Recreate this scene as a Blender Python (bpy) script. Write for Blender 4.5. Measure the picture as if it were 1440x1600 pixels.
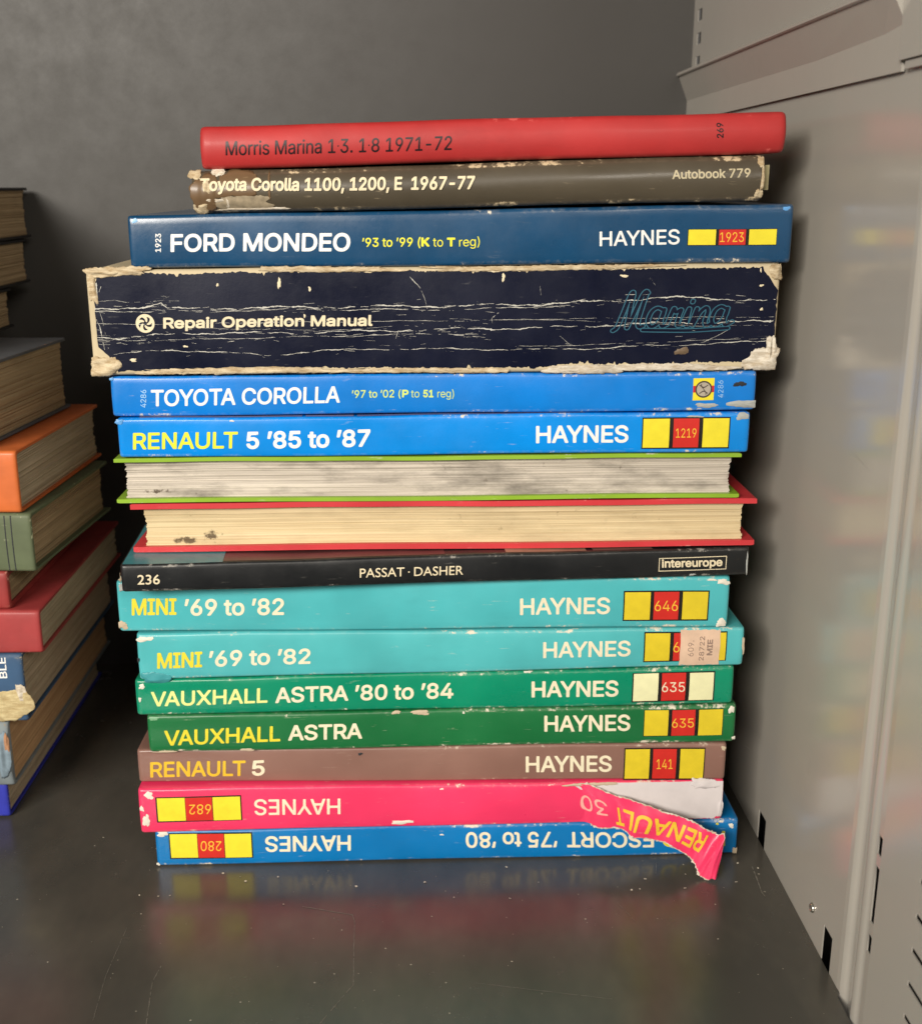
import bpy, math, random, json
import numpy as np
from mathutils import Vector, Matrix
for _o in list(bpy.data.objects): bpy.data.objects.remove(_o)
S = bpy.context.scene
COL = S.collection

AMBIENT = .11
LAMPS = [('area_lamp', (-.86, -1.05, .86), (0, .5, .22), 1.0, .40, 46, (1, .935, .84)),
         ('area_lamp', (.85, -1.25, 1.10), (-.1, .6, .15), 1.0, .35, 13, (1, .92, .81))]  # first is the ceiling lamp, second a fill added to brighten the left pile
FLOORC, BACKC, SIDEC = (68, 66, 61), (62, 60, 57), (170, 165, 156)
UPY = .42

# ------------------------------------------------------------------ camera
cd = bpy.data.cameras.new('camera')
cam = bpy.data.objects.new('camera', cd); COL.objects.link(cam); S.camera = cam
PITCH, YAW = math.radians(15.8), math.radians(2.2)
fwd = Vector((math.sin(YAW)*math.cos(PITCH), math.cos(YAW)*math.cos(PITCH), -math.sin(PITCH)))
cam.location = (0, 0, .3125)
cam.rotation_euler = fwd.to_track_quat('-Z', 'Y').to_euler()
cd.sensor_fit = 'HORIZONTAL'; cd.sensor_width = 36; cd.lens = 1807/1440*36
cd.clip_start = .01; cd.clip_end = 50
cd.dof.use_dof = True; cd.dof.focus_distance = .50; cd.dof.aperture_fstop = 15

# ------------------------------------------------------------------ light
W = bpy.data.worlds.new('World'); S.world = W; W.use_nodes = True
bg = W.node_tree.nodes['Background']; bg.inputs[0].default_value = (1.0, .93, .84, 1); bg.inputs[1].default_value = AMBIENT
def lamp(name, loc, target, sx, sy, power, colour):
    l = bpy.data.lights.new(name, 'AREA'); l.shape = 'RECTANGLE'; l.size = sx; l.size_y = sy; l.energy = power; l.color = colour
    o = bpy.data.objects.new(name, l); COL.objects.link(o); o.location = loc
    o.rotation_euler = (Vector(target)-Vector(loc)).to_track_quat('-Z', 'Y').to_euler()
    return o
for a in LAMPS: lamp(*a)
S.view_settings.view_transform = 'Standard'; S.view_settings.look = 'None'
S.view_settings.exposure = 0; S.view_settings.gamma = 1

# ------------------------------------------------------------------ helpers
def link(name, me, parent=None, mat=None):
    o = bpy.data.objects.new(name, me); COL.objects.link(o)
    if parent is not None: o.parent = parent
    if mat is not None: me.materials.append(mat)
    return o
def mesh(name, V, F, mat=None, parent=None, smooth=False, mats=None, fm=None):
    me = bpy.data.meshes.new(name); me.from_pydata([tuple(v) for v in V], [], F)
    if mats:
        for m in mats: me.materials.append(m)
        if fm: me.polygons.foreach_set('material_index', fm)
    if smooth: me.polygons.foreach_set('use_smooth', [True]*len(me.polygons))
    me.update()
    return link(name, me, parent, mat)
def tag(o, label=None, cat=None, group=None, kind=None):
    if label: o['label'] = label
    if cat: o['category'] = cat
    if group: o['group'] = group
    if kind: o['kind'] = kind
    return o
def empty(name, loc=(0, 0, 0)):
    o = bpy.data.objects.new(name, None); COL.objects.link(o); o.location = loc; o.empty_display_size = .01
    return o
def boxvf(x0, x1, y0, y1, z0, z1, V, F):
    n = len(V); V += [(x0,y0,z0),(x1,y0,z0),(x1,y1,z0),(x0,y1,z0),(x0,y0,z1),(x1,y0,z1),(x1,y1,z1),(x0,y1,z1)]
    F += [tuple(n+i for i in f) for f in ((0,3,2,1),(4,5,6,7),(0,1,5,4),(1,2,6,5),(2,3,7,6),(3,0,4,7))]

def srgb(r, g, b):
    f = lambda c: (c/255/12.92 if c/255 <= .04045 else ((c/255+.055)/1.055)**2.4)
    return (f(r), f(g), f(b), 1)

class NT:
    def __init__(s, name):
        s.m = bpy.data.materials.new(name); s.m.use_nodes = True; s.t = s.m.node_tree
        s.b = s.t.nodes['Principled BSDF']; s.co = s.n('ShaderNodeTexCoord').outputs['Object']
    def n(s, k): return s.t.nodes.new(k)
    def l(s, a, b): s.t.links.new(a, b)
    def noise(s, scale, detail=4, rough=.6, vec=None, stretch=None):
        n = s.n('ShaderNodeTexNoise'); n.inputs['Scale'].default_value = scale; n.inputs['Detail'].default_value = detail; n.inputs['Roughness'].default_value = rough
        v = vec or s.co
        if stretch:
            mp = s.n('ShaderNodeMapping'); mp.inputs['Scale'].default_value = stretch; s.l(v, mp.inputs['Vector']); v = mp.outputs[0]
        s.l(v, n.inputs['Vector']); return n.outputs['Fac']
    def ramp(s, fac, stops):
        r = s.n('ShaderNodeValToRGB'); s.l(fac, r.inputs['Fac']); e = r.color_ramp.elements
        while len(e) < len(stops): e.new(.5)
        for i, (p, c) in enumerate(stops): e[i].position = p; e[i].color = c if len(c) == 4 else (*c, 1)
        return r.outputs['Color']
    def rng(s, v, a, b, c=0., d=1.):
        r = s.n('ShaderNodeMapRange'); r.inputs['From Min'].default_value = a; r.inputs['From Max'].default_value = b
        r.inputs['To Min'].default_value = c; r.inputs['To Max'].default_value = d; s.l(v, r.inputs['Value']); return r.outputs['Result']
    def math(s, op, a, b):
        m = s.n('ShaderNodeMath'); m.operation = op
        for i, x in enumerate((a, b)):
            if isinstance(x, (int, float)): m.inputs[i].default_value = x
            else: s.l(x, m.inputs[i])
        return m.outputs[0]
    def mix(s, fac, a, b, mode='MIX'):
        m = s.n('ShaderNodeMix'); m.data_type = 'RGBA'; m.blend_type = mode
        if isinstance(fac, (int, float)): m.inputs[0].default_value = fac
        else: s.l(fac, m.inputs[0])
        for i, x in ((6, a), (7, b)):
            if isinstance(x, (tuple, list)): m.inputs[i].default_value = x
            else: s.l(x, m.inputs[i])
        return m.outputs[2]
    def bump(s, h, dist=.0002, strength=.5):
        b = s.n('ShaderNodeBump'); b.inputs['Distance'].default_value = dist; b.inputs['Strength'].default_value = strength
        s.l(h, b.inputs['Height']); s.l(b.outputs[0], s.b.inputs['Normal'])
    def setc(s, c):
        if isinstance(c, (tuple, list)): s.b.inputs['Base Color'].default_value = c
        else: s.l(c, s.b.inputs['Base Color'])
    def rough(s, v):
        if isinstance(v, (int, float)): s.b.inputs['Roughness'].default_value = v
        else: s.l(v, s.b.inputs['Roughness'])

def mul(c, k): return (c[0]*k, c[1]*k, c[2]*k, 1)

def cover_mat(name, rgb, wear=.5, rough=.32, dirt=.5, under=(225, 215, 195), seed=0, coat=.18):
    rough += .05
    t = NT(name); c = srgb(*rgb)
    big = t.noise(14+seed, 3); fine = t.noise(420, 5, .7); mid = t.noise(90+seed*3, 6, .7)
    col = t.mix(t.rng(big, .3, .7), mul(c, .85), mul(c, 1.09))
    # handling grime, thin and streaky
    gr = t.noise(60+seed, 6, .75, stretch=(.35, 1, 1.6))
    col = t.mix(t.rng(gr, .55, .85, 0, .35*dirt), col, mul(c, .5))
    # hairline scuffs
    sc = t.noise(900, 2, .5, stretch=(.12, 1, 1))
    scm = t.math('MULTIPLY', t.rng(sc, .66, .72), t.rng(mid, .5, .62))
    col = t.mix(t.math('MULTIPLY', scm, .35*wear), col, srgb(*under))
    a = t.n('ShaderNodeAttribute'); a.attribute_name = 'edge'
    e = t.math('ADD', t.math('MULTIPLY', a.outputs['Fac'], .52), t.math('ADD', t.math('MULTIPLY', t.math('ADD', fine, mid), .5), t.rng(t.noise(22, 3, .6), .4, .62, -.11, .05)))
    wm = t.rng(e, 1.10-.09*wear, 1.16-.09*wear)
    soft = t.rng(e, .95-.1*wear, 1.25, 0, .30)
    col = t.mix(soft, col, t.mix(.5, c, srgb(*under)))
    col = t.mix(wm, col, srgb(*under)); t.setc(col)
    t.rough(t.math('ADD', t.rng(t.noise(35, 5, .65), .3, .7, rough-.09, rough+.14), t.math('MULTIPLY', wm, .4)))
    t.b.inputs['Coat Weight'].default_value = coat; t.b.inputs['Coat Roughness'].default_value = .22
    t.bump(t.math('ADD', t.math('ADD', mid, t.math('MULTIPLY', t.noise(28+seed, 2), 2.2)), t.math('MULTIPLY', fine, .4)), .00016, .4)
    return t.m
def plain(name, rgb, rough=.4, var=.1, scale=250, spec=.5, rub=0):
    t = NT(name); c = srgb(*rgb); t.setc(t.mix(t.rng(t.noise(scale, 5), .3, .7), mul(c, 1-var), mul(c, 1+var)))
    if rub:      # ink rubbed through in specks and hairlines
        k = t.math('ADD', t.math('MULTIPLY', t.noise(1500, 3, .6, stretch=(.4, 1, 1)), .55), t.math('MULTIPLY', t.noise(120, 4, .6), .45))
        t.l(t.rng(k, .66-rub*.04, .70-rub*.04, 1, .25), t.b.inputs['Alpha'])
    t.rough(rough); t.b.inputs['Specular IOR Level'].default_value = spec
    return t.m
def paper_mat(name, lo, hi, grime=.3, zs=1.0, spots=0., ax='z', blots=()):
    t = NT(name)
    st = t.noise(1, 5, .75, stretch=(16, 16, 1500*zs)); st2 = t.noise(1, 3, .6, stretch=(9, 9, 300*zs))
    m = t.math('ADD', t.math('MULTIPLY', st, .6), t.math('MULTIPLY', st2, .4))
    col = t.mix(t.rng(m, .35, .65), srgb(*lo), srgb(*hi))
    g = t.noise(26, 6, .65, stretch=(1, 1, 3.0))
    col = t.mix(t.rng(g, .48, .72, 0, grime), col, mul(srgb(*lo), .22))
    if spots:
        sp = t.noise(230, 5, .75); ar = t.noise(24, 2)
        col = t.mix(t.math('MULTIPLY', t.math('MULTIPLY', t.rng(sp, .62, .70), t.rng(ar, .52, .62)), spots), col, srgb(60, 45, 30))
    for (bx, bz, rx, rz, thr) in blots:      # spilt, flaking stains at one spot of the page edge
        mp = t.n('ShaderNodeMapping'); mp.inputs['Location'].default_value = (-bx/rx, 0, -bz/rz); mp.inputs['Scale'].default_value = (1/rx, 0, 1/rz); t.l(t.co, mp.inputs['Vector'])
        ln = t.n('ShaderNodeVectorMath'); ln.operation = 'LENGTH'; t.l(mp.outputs[0], ln.inputs[0])
        k = t.math('SUBTRACT', t.noise(330, 6, .7), t.math('MULTIPLY', t.math('POWER', ln.outputs['Value'], 1.5), .30))
        col = t.mix(t.rng(k, thr-.03, thr+.10, 0, .85), col, srgb(66, 50, 34))
    t.setc(col); t.rough(.75); t.b.inputs['Specular IOR Level'].default_value = .25
    t.bump(m, .0004, .5)
    return t.m

INK = dict(white=(238, 238, 235), cream=(228, 214, 180), dimcream=(196, 184, 152), palecream=(236, 226, 196), yellow=(236, 232, 60), paleyellow=(206, 226, 120),
           paleyellow2=(236, 238, 150), dullyellow=(232, 216, 60), orangeyellow=(232, 190, 52), paleblue=(150, 196, 236), ink=(34, 12, 18), pinkcream=(240, 170, 160),
           paper=(226, 220, 205), oldpaper=(196, 178, 152), greypaper=(170, 172, 168), darkspot=(42, 44, 48), palegreen=(120, 170, 130), blueworn=(96, 160, 220), oldbrown=(110, 92, 72),
           badge_black=(28, 24, 20), badge_yellow=(236, 220, 52), badge_dull=(224, 200, 44), badge_cream=(236, 234, 186), badge_red=(206, 44, 36), digits=(240, 190, 60))
MAT = {}; NORUB = ('paper', 'oldpaper', 'greypaper', 'darkspot', 'palegreen', 'blueworn', 'oldbrown', 'badge_black', 'badge_red', 'badge_yellow', 'badge_dull', 'badge_cream')
def ink(k):
    if k not in MAT: MAT[k] = plain('print_'+k, INK[k], .42 if k not in ('paper', 'oldpaper', 'greypaper', 'cream') else .7, .07, 160 if 'badge' in k else 500, rub=0 if k in NORUB else .6)
    return MAT[k]

# ------------------------------------------------------------------ lettering: glyph outlines -> flat print that follows a surface
def seg_field(loops, X, Y):
    """signed distance (positive inside, non-zero winding) to the outline loops"""
    best = np.full(X.shape, 1e9); wind = np.zeros(X.shape, int)
    for P in loops:
        Q = np.roll(P, -1, 0)
        for (ax, ay), (bx, by) in zip(P, Q):
            dx, dy = bx-ax, by-ay; L = dx*dx+dy*dy
            if L < 1e-12: continue
            t = np.clip(((X-ax)*dx+(Y-ay)*dy)/L, 0, 1)
            best = np.minimum(best, (X-ax-t*dx)**2+(Y-ay-t*dy)**2)
            side = dx*(Y-ay)-(X-ax)*dy
            wind += ((ay <= Y) & (by > Y) & (side > 0)).astype(int) - ((ay > Y) & (by <= Y) & (side < 0)).astype(int)
    d = np.sqrt(best)
    return np.where(wind != 0, d, -d)
def march(D, xs, ys, run=4):
    V, F = [], []
    ny, nx = D.shape
    for j in range(ny-1):
        i = 0
        while i < nx-1:
            c = (D[j, i], D[j, i+1], D[j+1, i+1], D[j+1, i])
            if max(c) <= 0: i += 1; continue
            if min(c) > 0:
                k = i+1
                while k < nx-1 and k-i < run and D[j, k+1] > 0 and D[j+1, k+1] > 0: k += 1
                n = len(V); V += [(xs[i], ys[j]), (xs[k], ys[j]), (xs[k], ys[j+1]), (xs[i], ys[j+1])]; F.append((n, n+1, n+2, n+3)); i = k; continue
            P = ((xs[i], ys[j]), (xs[i+1], ys[j]), (xs[i+1], ys[j+1]), (xs[i], ys[j+1])); poly = []
            for a in range(4):
                b = (a+1) % 4
                if c[a] > 0: poly.append(P[a])
                if (c[a] > 0) != (c[b] > 0):
                    t = c[a]/(c[a]-c[b]); poly.append((P[a][0]+(P[b][0]-P[a][0])*t, P[a][1]+(P[b][1]-P[a][1])*t))
            if len(poly) >= 3:
                n = len(V); V += poly; F.append(tuple(range(n, n+len(poly))))
            i += 1
    return V, F
KERN = {'AY': -45, 'YN': -8, 'AU': -5, 'LT': -40, 'AV': -50, 'VA': -50, 'TA': -45, 'TO': -15, 'OY': -20, 'YO': -25, 'LA': 0, 'UL': 0, 'Mo': -5, 'RT': -12, 'RA': -8}
GCACHE = {}
def layout(text, font, wmm, hmm, weight):
    """list of (verts, faces) in millimetres, cap height hmm, width wmm"""
    G = FONT[font]; cap = 509. if font == 'A' else CAPB
    x = 0; items = []
    for i, ch in enumerate(text):
        if ch == ' ': x += 185; continue
        if ch == '·':
            g = [150, [[55, 230, 95, 230, 95, 280, 55, 280]]] if font == 'A' else [260, [[80, 270, 180, 270, 180, 370, 80, 370]]]
        else: g = G[ch]
        if i and font == 'A': x += KERN.get(text[i-1]+ch, 0)
        if font == 'A': x -= 10
        items.append((x, g, ch)); x += g[0]
    xmin = min(px+min(min(l[0::2]) for l in g[1]) for px, g, c in items); xmax = max(px+max(max(l[0::2]) for l in g[1]) for px, g, c in items)
    d = weight*hmm
    kx = (wmm-2*d)/(xmax-xmin); ky = (hmm-2*d)/cap
    out = []
    for px, g, ch in items:
        key = (ch, font, round(kx, 5), round(ky, 5), round(d, 4))
        ox = (px-xmin)*kx+d; oy = d
        if key not in GCACHE:
            L = [np.column_stack([np.array(l[0::2])*kx, np.array(l[1::2])*ky]) for l in g[1]]
            A = np.vstack(L); lo = A.min(0)-d-.05; hi = A.max(0)+d+.05
            st = max(hmm/30., .11) if hmm > 3 else hmm/22.
            xs = np.arange(lo[0]-st, hi[0]+2*st, st); ys = np.arange(lo[1]-st, hi[1]+2*st, st)
            X, Y = np.meshgrid(xs, ys)
            GCACHE[key] = march(seg_field(L, X, Y)+d, xs, ys)
        V, F = GCACHE[key]
        out.append((V, F, ox, oy))
    return out
def lettering(name, text, font, weight, mat, mapf, wmm, hmm, parent):
    V, F = [], []
    for v, f, ox, oy in layout(text, font, wmm, hmm, weight):
        n = len(V); V += [mapf((x+ox)/wmm, (y+oy)/hmm) for x, y in v]; F += [tuple(n+i for i in q) for q in f]
    return mesh(name, V, F, mat, parent)

# ------------------------------------------------------------------ a book
class Book:
    def __init__(b, name, key, label, depth=.208, board=.0018, radius=.0012, bulge=.0005, mat=None, pages=None, reverse=False, seed=1, inset=.003, wav=.00025, endr=.0008, group=None, roundback=0, cat='book', dy=0):
        b.k = key; b.xl, b.xr, b.yl, b.yr, b.zbl, b.zbr, b.ztl, b.ztr = key
        b.L = math.hypot(b.xr-b.xl, b.yr-b.yl)*1000; b.depth = depth; b.bul = bulge; b.wav = wav; b.seed = seed; b.rb = roundback
        b.nx, b.ny = (b.yr-b.yl)/(b.L/1000), -(b.xr-b.xl)/(b.L/1000)   # outward (towards the viewer side)
        b.root = empty(name, ((b.xl+b.xr)/2, (b.yl+b.yr)/2+depth/2, (b.zbl+b.zbr)/2)); b.o = Vector(b.root.location)
        tag(b.root, label, cat, group)
        b.reverse = reverse; b.R = radius; b.bd = board
        b.cover = b.make_cover(mat, board, radius, endr)
        b.make_pages(pages, inset)
    def T(b, k): return (b.ztl-b.zbl)+((b.ztr-b.zbr)-(b.ztl-b.zbl))*k
    def pt(b, s, off, z):     # s mm along, off = metres behind the spine plane, z fraction
        k = s/b.L
        x = b.xl+(b.xr-b.xl)*k-b.nx*off; y = b.yl+(b.yr-b.yl)*k-b.ny*off
        zz = b.zbl+(b.zbr-b.zbl)*k+b.T(k)*z + (.00020*math.sin(s*.036+b.seed*1.7)+.00008*math.sin(s*.11+b.seed*3.1)*z)
        return Vector((x, y, zz))-b.o
    def shape(b, s, v):       # outward displacement of the spine face
        w = math.sin(s*.045+b.seed*2.1)*math.sin(s*.021+b.seed)*b.wav + b.wav*.35*math.sin(s*.13+b.seed*5+v*2)
        c = 1-(2*v-1)**2
        return b.bul*c + b.rb*c + w*c
    def surf(b, s, v, lift=.00012):
        return b.pt(s, -(b.shape(s, v)+lift), v)
    def make_cover(b, mat, t, r, endr):
        T0 = b.T(.5); D = b.depth
        prof = []     # (off, zmm from bottom fraction-or-abs, edge flag)
        A = math.pi/2
        def arc(z0, sgn):
            return [(r-r*math.cos(a*A), z0+sgn*(r-r*math.sin(a*A))) for a in (0, .25, .5, .75, 1)]
        outer = [(D, 0, .9), (D*.98, 0, .5), (D*.7, 0, .1), (D*.35, 0, .05), (.012, 0, .1), (.004, 0, .45)]
        lowarc = arc(0, 1)[::-1]; outer += [(o, z, .95) for o, z in lowarc]
        n = 8
        for i in range(1, n):
            f = i/n; outer.append((0, r+(T0-2*r)*f, max(0, .55-min(f, 1-f)*4)))
        outer += [(o, z, .95) for o, z in arc(T0, -1)]
        outer += [(.004, T0, .45), (.012, T0, .1), (D*.35, T0, .05), (D*.7, T0, .1), (D*.98, T0, .5), (D, T0, .9)]
        inner = [(D, T0-t, .9), (D*.5, T0-t, 0), (r+t, T0-t, 0), (t*1.05, T0-t-r*.4, 0), (t*1.05, t+r*.4, 0), (r+t, t, 0), (D*.5, t, 0), (D, t, .9)]
        P = outer+inner; m = len(P); no = len(outer)
        st = [0, .4, 1.2, 2.5, 4.5]; st = st+list(np.linspace(7, b.L-7, max(8, int(b.L/3.2))))+[b.L-x for x in st[::-1]]
        V, E = [], []
        rnd = random.Random(b.seed)
        for s in st:
            q = min(s, b.L-s); es = max(0, 1-q/3.5)
            sh = endr*max(0, 1-q/max(1.2, endr*1600))**2
            for i, (o, z, e) in enumerate(P):
                v = z/T0
                if o <= r+1e-9 and i < no:
                    d = b.shape(s, v)
                    if b.rb: o2 = o-(d)
                    else: o2 = o-d
                    o2 += sh
                else: o2 = o
                zz = v
                if i < no and sh: zz = .5+(v-.5)*(1-sh*.8/T0)
                if b.reverse: o2 = D-o2
                V.append(b.pt(s, o2, zz)); E.append(min(1, max(e, es*.9)) if i < no else 0)
        F = []
        for j in range(len(st)-1):
            for i in range(m):
                a, c = j*m+i, j*m+(i+1) % m
                q = (a, c, c+m, a+m)
                F.append(q if b.reverse else q[::-1])
        # end caps as strips between outer and inner outlines
        def cap(j, flip):
            base = j*m
            ring = [base+i for i in range(m)]
            # bottom board, spine, top board
            ib = [base+no+7, base+no+6, base+no+5]; 
            lowo = [base+i for i in range(0, 6)]
            F1 = [tuple(lowo+[base+6, base+no+5, base+no+6, base+no+7])]
            upo = [base+no-1-i for i in range(0, 6)]
            F1.append(tuple(upo[::-1]+[base+no, base+no+1, base+no+2, base+no-7]))
            sp = [base+i for i in range(6, no-6)]
            F1.append(tuple(sp+[base+no+2, base+no+3, base+no+4, base+no+5]))
            for f in F1: F.append(f[::-1] if flip else f)
        cap(0, False); cap(len(st)-1, True)
        o = mesh('cover', V, F, mat, b.root)
        me = o.data; at = me.attributes.new('edge', 'FLOAT', 'POINT'); at.data.foreach_set('value', E)
        sm = [len(p.vertices) == 4 for p in me.polygons]; me.polygons.foreach_set('use_smooth', sm)
        me.set_sharp_from_angle(angle=math.radians(50))
        return o
    def make_pages(b, mat, inset):
        T0 = b.T(.5); g = b.bd+.00005
        o0 = .0032 if not b.reverse else .0022; o1 = b.depth-.0035
        rnd = random.Random(b.seed*7+1)
        nz = 44; nzr = [rnd.uniform(-1, 1) for _ in range(nz+1)]
        sig = [0]*(nz+1); acc = 0
        for i in range(nz+1):
            if rnd.random() < .3: acc = rnd.uniform(-.5, .5)
            sig[i] = acc
        full = b.reverse
        st = list(np.linspace(inset*1000, b.L-inset*1000, 60 if full else 8))
        V, F = [], []
        zs = [g/T0+(1-2*g/T0)*i/nz for i in range(nz+1)]
        for s in st:
            for i, z in enumerate(zs):
                c = 1-(2*(i/nz)-1)**2
                if full: o = o0+.0018*c+.00010*nzr[i]*(1+.5*math.sin(s*.05+i))+.0004*sig[i]*(.8+.3*math.sin(s*.02+i*.1))
                else: o = o0
                V.append(b.pt(s+(.35*nzr[i]+.6*sig[i]+.8*c*(1 if s > b.L/2 else -1)*-.4 if s in (st[0], st[-1]) else 0), o, z))
        n1 = nz+1
        for j in range(len(st)-1):
            for i in range(nz): F.append((j*n1+i, (j+1)*n1+i, (j+1)*n1+i+1, j*n1+i+1))
        nb = len(V)
        for s in (st[0], st[-1]):
            for i, z in enumerate(zs):
                c = 1-(2*(i/nz)-1)**2
                V.append(b.pt(s+.35*nzr[i]+.6*sig[i], o1-.002*c*(0 if full else 1), z))
        for i in range(nz):
            F.append((i, i+1, nb+i+1, nb+i)); r0 = (len(st)-1)*n1
            F.append((r0+i+1, r0+i, nb+n1+i, nb+n1+i+1)); F.append((nb+i, nb+i+1, nb+n1+i+1, nb+n1+i))
        r0 = (len(st)-1)*n1
        F.append(tuple([j*n1 for j in range(len(st))][::-1]+[nb, nb+n1][:0]+[nb, nb+n1]))
        F.append(tuple([j*n1+nz for j in range(len(st))]+[nb+n1+nz, nb+nz]))
        b.pages = mesh('pages', V, F, mat, b.root)
    # --- things printed on or torn out of the spine
    def text(b, name, text, font, wt, mat, P0, P1, P2, lift=.00012, parent=None):
        T0 = b.T(P0[0]/b.L)*1000
        w = math.hypot(P1[0]-P0[0], (P1[1]-P0[1])*T0); h = math.hypot(P2[0]-P0[0], (P2[1]-P0[1])*T0)
        f = lambda u, q: b.surf(P0[0]+(P1[0]-P0[0])*u+(P2[0]-P0[0])*q, P0[1]+(P1[1]-P0[1])*u+(P2[1]-P0[1])*q, lift)
        return lettering(name, text, font, wt, mat, f, w, h, parent or b.root)
    def rect(b, name, a, c, mat, lift=.00008, parent=None, jag=0, nx=None, ny=6):
        (s0, v0), (s1, v1) = a, c; V, F = [], []
        nx = nx or max(2, int(abs(s1-s0)/1.5)); rnd = random.Random(int(s0*10)+int(v0*99)+b.seed)
        for j in range(ny+1):
            for i in range(nx+1):
                s = s0+(s1-s0)*i/nx; v = v0+(v1-v0)*j/ny
                if jag and j in (0, ny): v += rnd.uniform(-jag, jag)
                if jag and i in (0, nx): s += rnd.uniform(-jag, jag)*14
                V.append(b.surf(s, v, lift))
        for j in range(ny):
            for i in range(nx):
                q = j*(nx+1)+i; F.append((q, q+1, q+nx+2, q+nx+1))
        return mesh(name, V, F, mat, parent or b.root, smooth=True)
    def chip(b, s, v, w, h, mat, dome, name='torn_patch', seed=None, parent=None):
        rnd = random.Random(seed if seed is not None else int(s*31+v*977)+b.seed); T0 = b.T(s/b.L)*1000
        n = 26; ph = [rnd.uniform(0, 6.28) for _ in range(4)]; V, F = [], []; rings = 4
        V.append(b.surf(s, min(1, max(0, v)), .00016+dome*.0006))
        for k in range(1, rings+1):
            for i in range(n):
                a = 2*math.pi*i/n
                rr = 1+.16*math.sin(2*a+ph[0])+.13*math.sin(3*a+ph[1])+.10*math.sin(5*a+ph[2])+.07*math.sin(9*a+ph[3])+rnd.uniform(-.07, .07)
                if k < rings: rr = 1+(rr-1)*k/rings
                ca, sa = math.cos(a), math.sin(a)
                sq = 1/max(abs(ca), abs(sa))**.35
                R = k/rings*rr*sq*.5
                ss = s+w*R*ca; vv = v+h*R*sa/T0
                up = dome*.0006*(1-(k/rings)**2)*(.7+.6*rnd.random()) + .00015
                over = 0
                vc = min(1.01, max(-.01, vv)); sc = min(b.L+.3, max(-.3, ss))
                back = 0
                if vv > 1 or vv < 0: back = min(.004, (vv-1 if vv > 1 else -vv)*T0*.001)
                p = b.surf(sc, vc, up-back); V.append(p)
        for i in range(n): F.append((0, 1+i, 1+(i+1) % n))
        for k in range(rings-1):
            for i in range(n):
                a = 1+k*n+i; c = 1+k*n+(i+1) % n; F.append((a, a+n, c+n, c))
        return mesh(name, V, F, mat, parent or b.root, smooth=True)
    def ribbon(b, name, pts, w, mat, seed=0, lift=.00014, gaps=.2, parent=None, dense=1.2):
        """a worn crease: a broken line of varying width along (s, v) points"""
        rnd = random.Random(seed); V, F = [], []; T = b.T(.5)*1000; prev = None
        ph = [rnd.uniform(0, 6.28) for _ in range(8)]; x = 0
        for (s0, v0), (s1, v1) in zip(pts, pts[1:]):
            d = math.hypot(s1-s0, (v1-v0)*T); n = max(1, int(d/.45)); dx, dv = (s1-s0)/d, (v1-v0)*T/d
            for i in range(n):
                t = i/n; x += d/n
                m = .62+.22*math.sin(x*.11+ph[0])+.2*math.sin(x*.37+ph[1])+.2*math.sin(x*.9+ph[2])+rnd.uniform(-.22, .22)
                wob = .42*math.sin(x*.15+ph[3])+.2*math.sin(x*.6+ph[4])+.07*math.sin(x*2.3+ph[5])+rnd.uniform(-.05, .05)
                s = s0+(s1-s0)*t; v = v0+(v1-v0)*t+wob*min(1, w*1.6)/T
                ww = w*max(0, m-gaps*.5)**1.2*.36*(2. if rnd.random() < .02 else 1)
                a = b.surf(s-dv*ww, v+dx*ww/T, lift); c = b.surf(s+dv*ww, v-dx*ww/T, lift)
                if prev is not None and ww > .035*w and prev[2] > .035*w and 2.9 < s < b.L-1.2:
                    k = len(V); V += [prev[0], prev[1], c, a]; F.append((k, k+1, k+2, k+3))
                prev = (a, c, ww)
        return V, F
    def top_rect(b, name, s0, s1, o0, o1, mat, lift=.00012, jag=0):
        V, F = [], []; n = max(2, int((s1-s0)/3)); rnd = random.Random(int(s0))
        for i in range(n+1):
            s = s0+(s1-s0)*i/n
            for o in (o0, o1):
                p = b.pt(s, o+rnd.uniform(-jag, jag), 1.0); p.z += lift; V.append(p)
        for i in range(n): F.append((2*i, 2*i+2, 2*i+3, 2*i+1))
        return mesh(name, V, F, mat, b.root)

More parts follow.
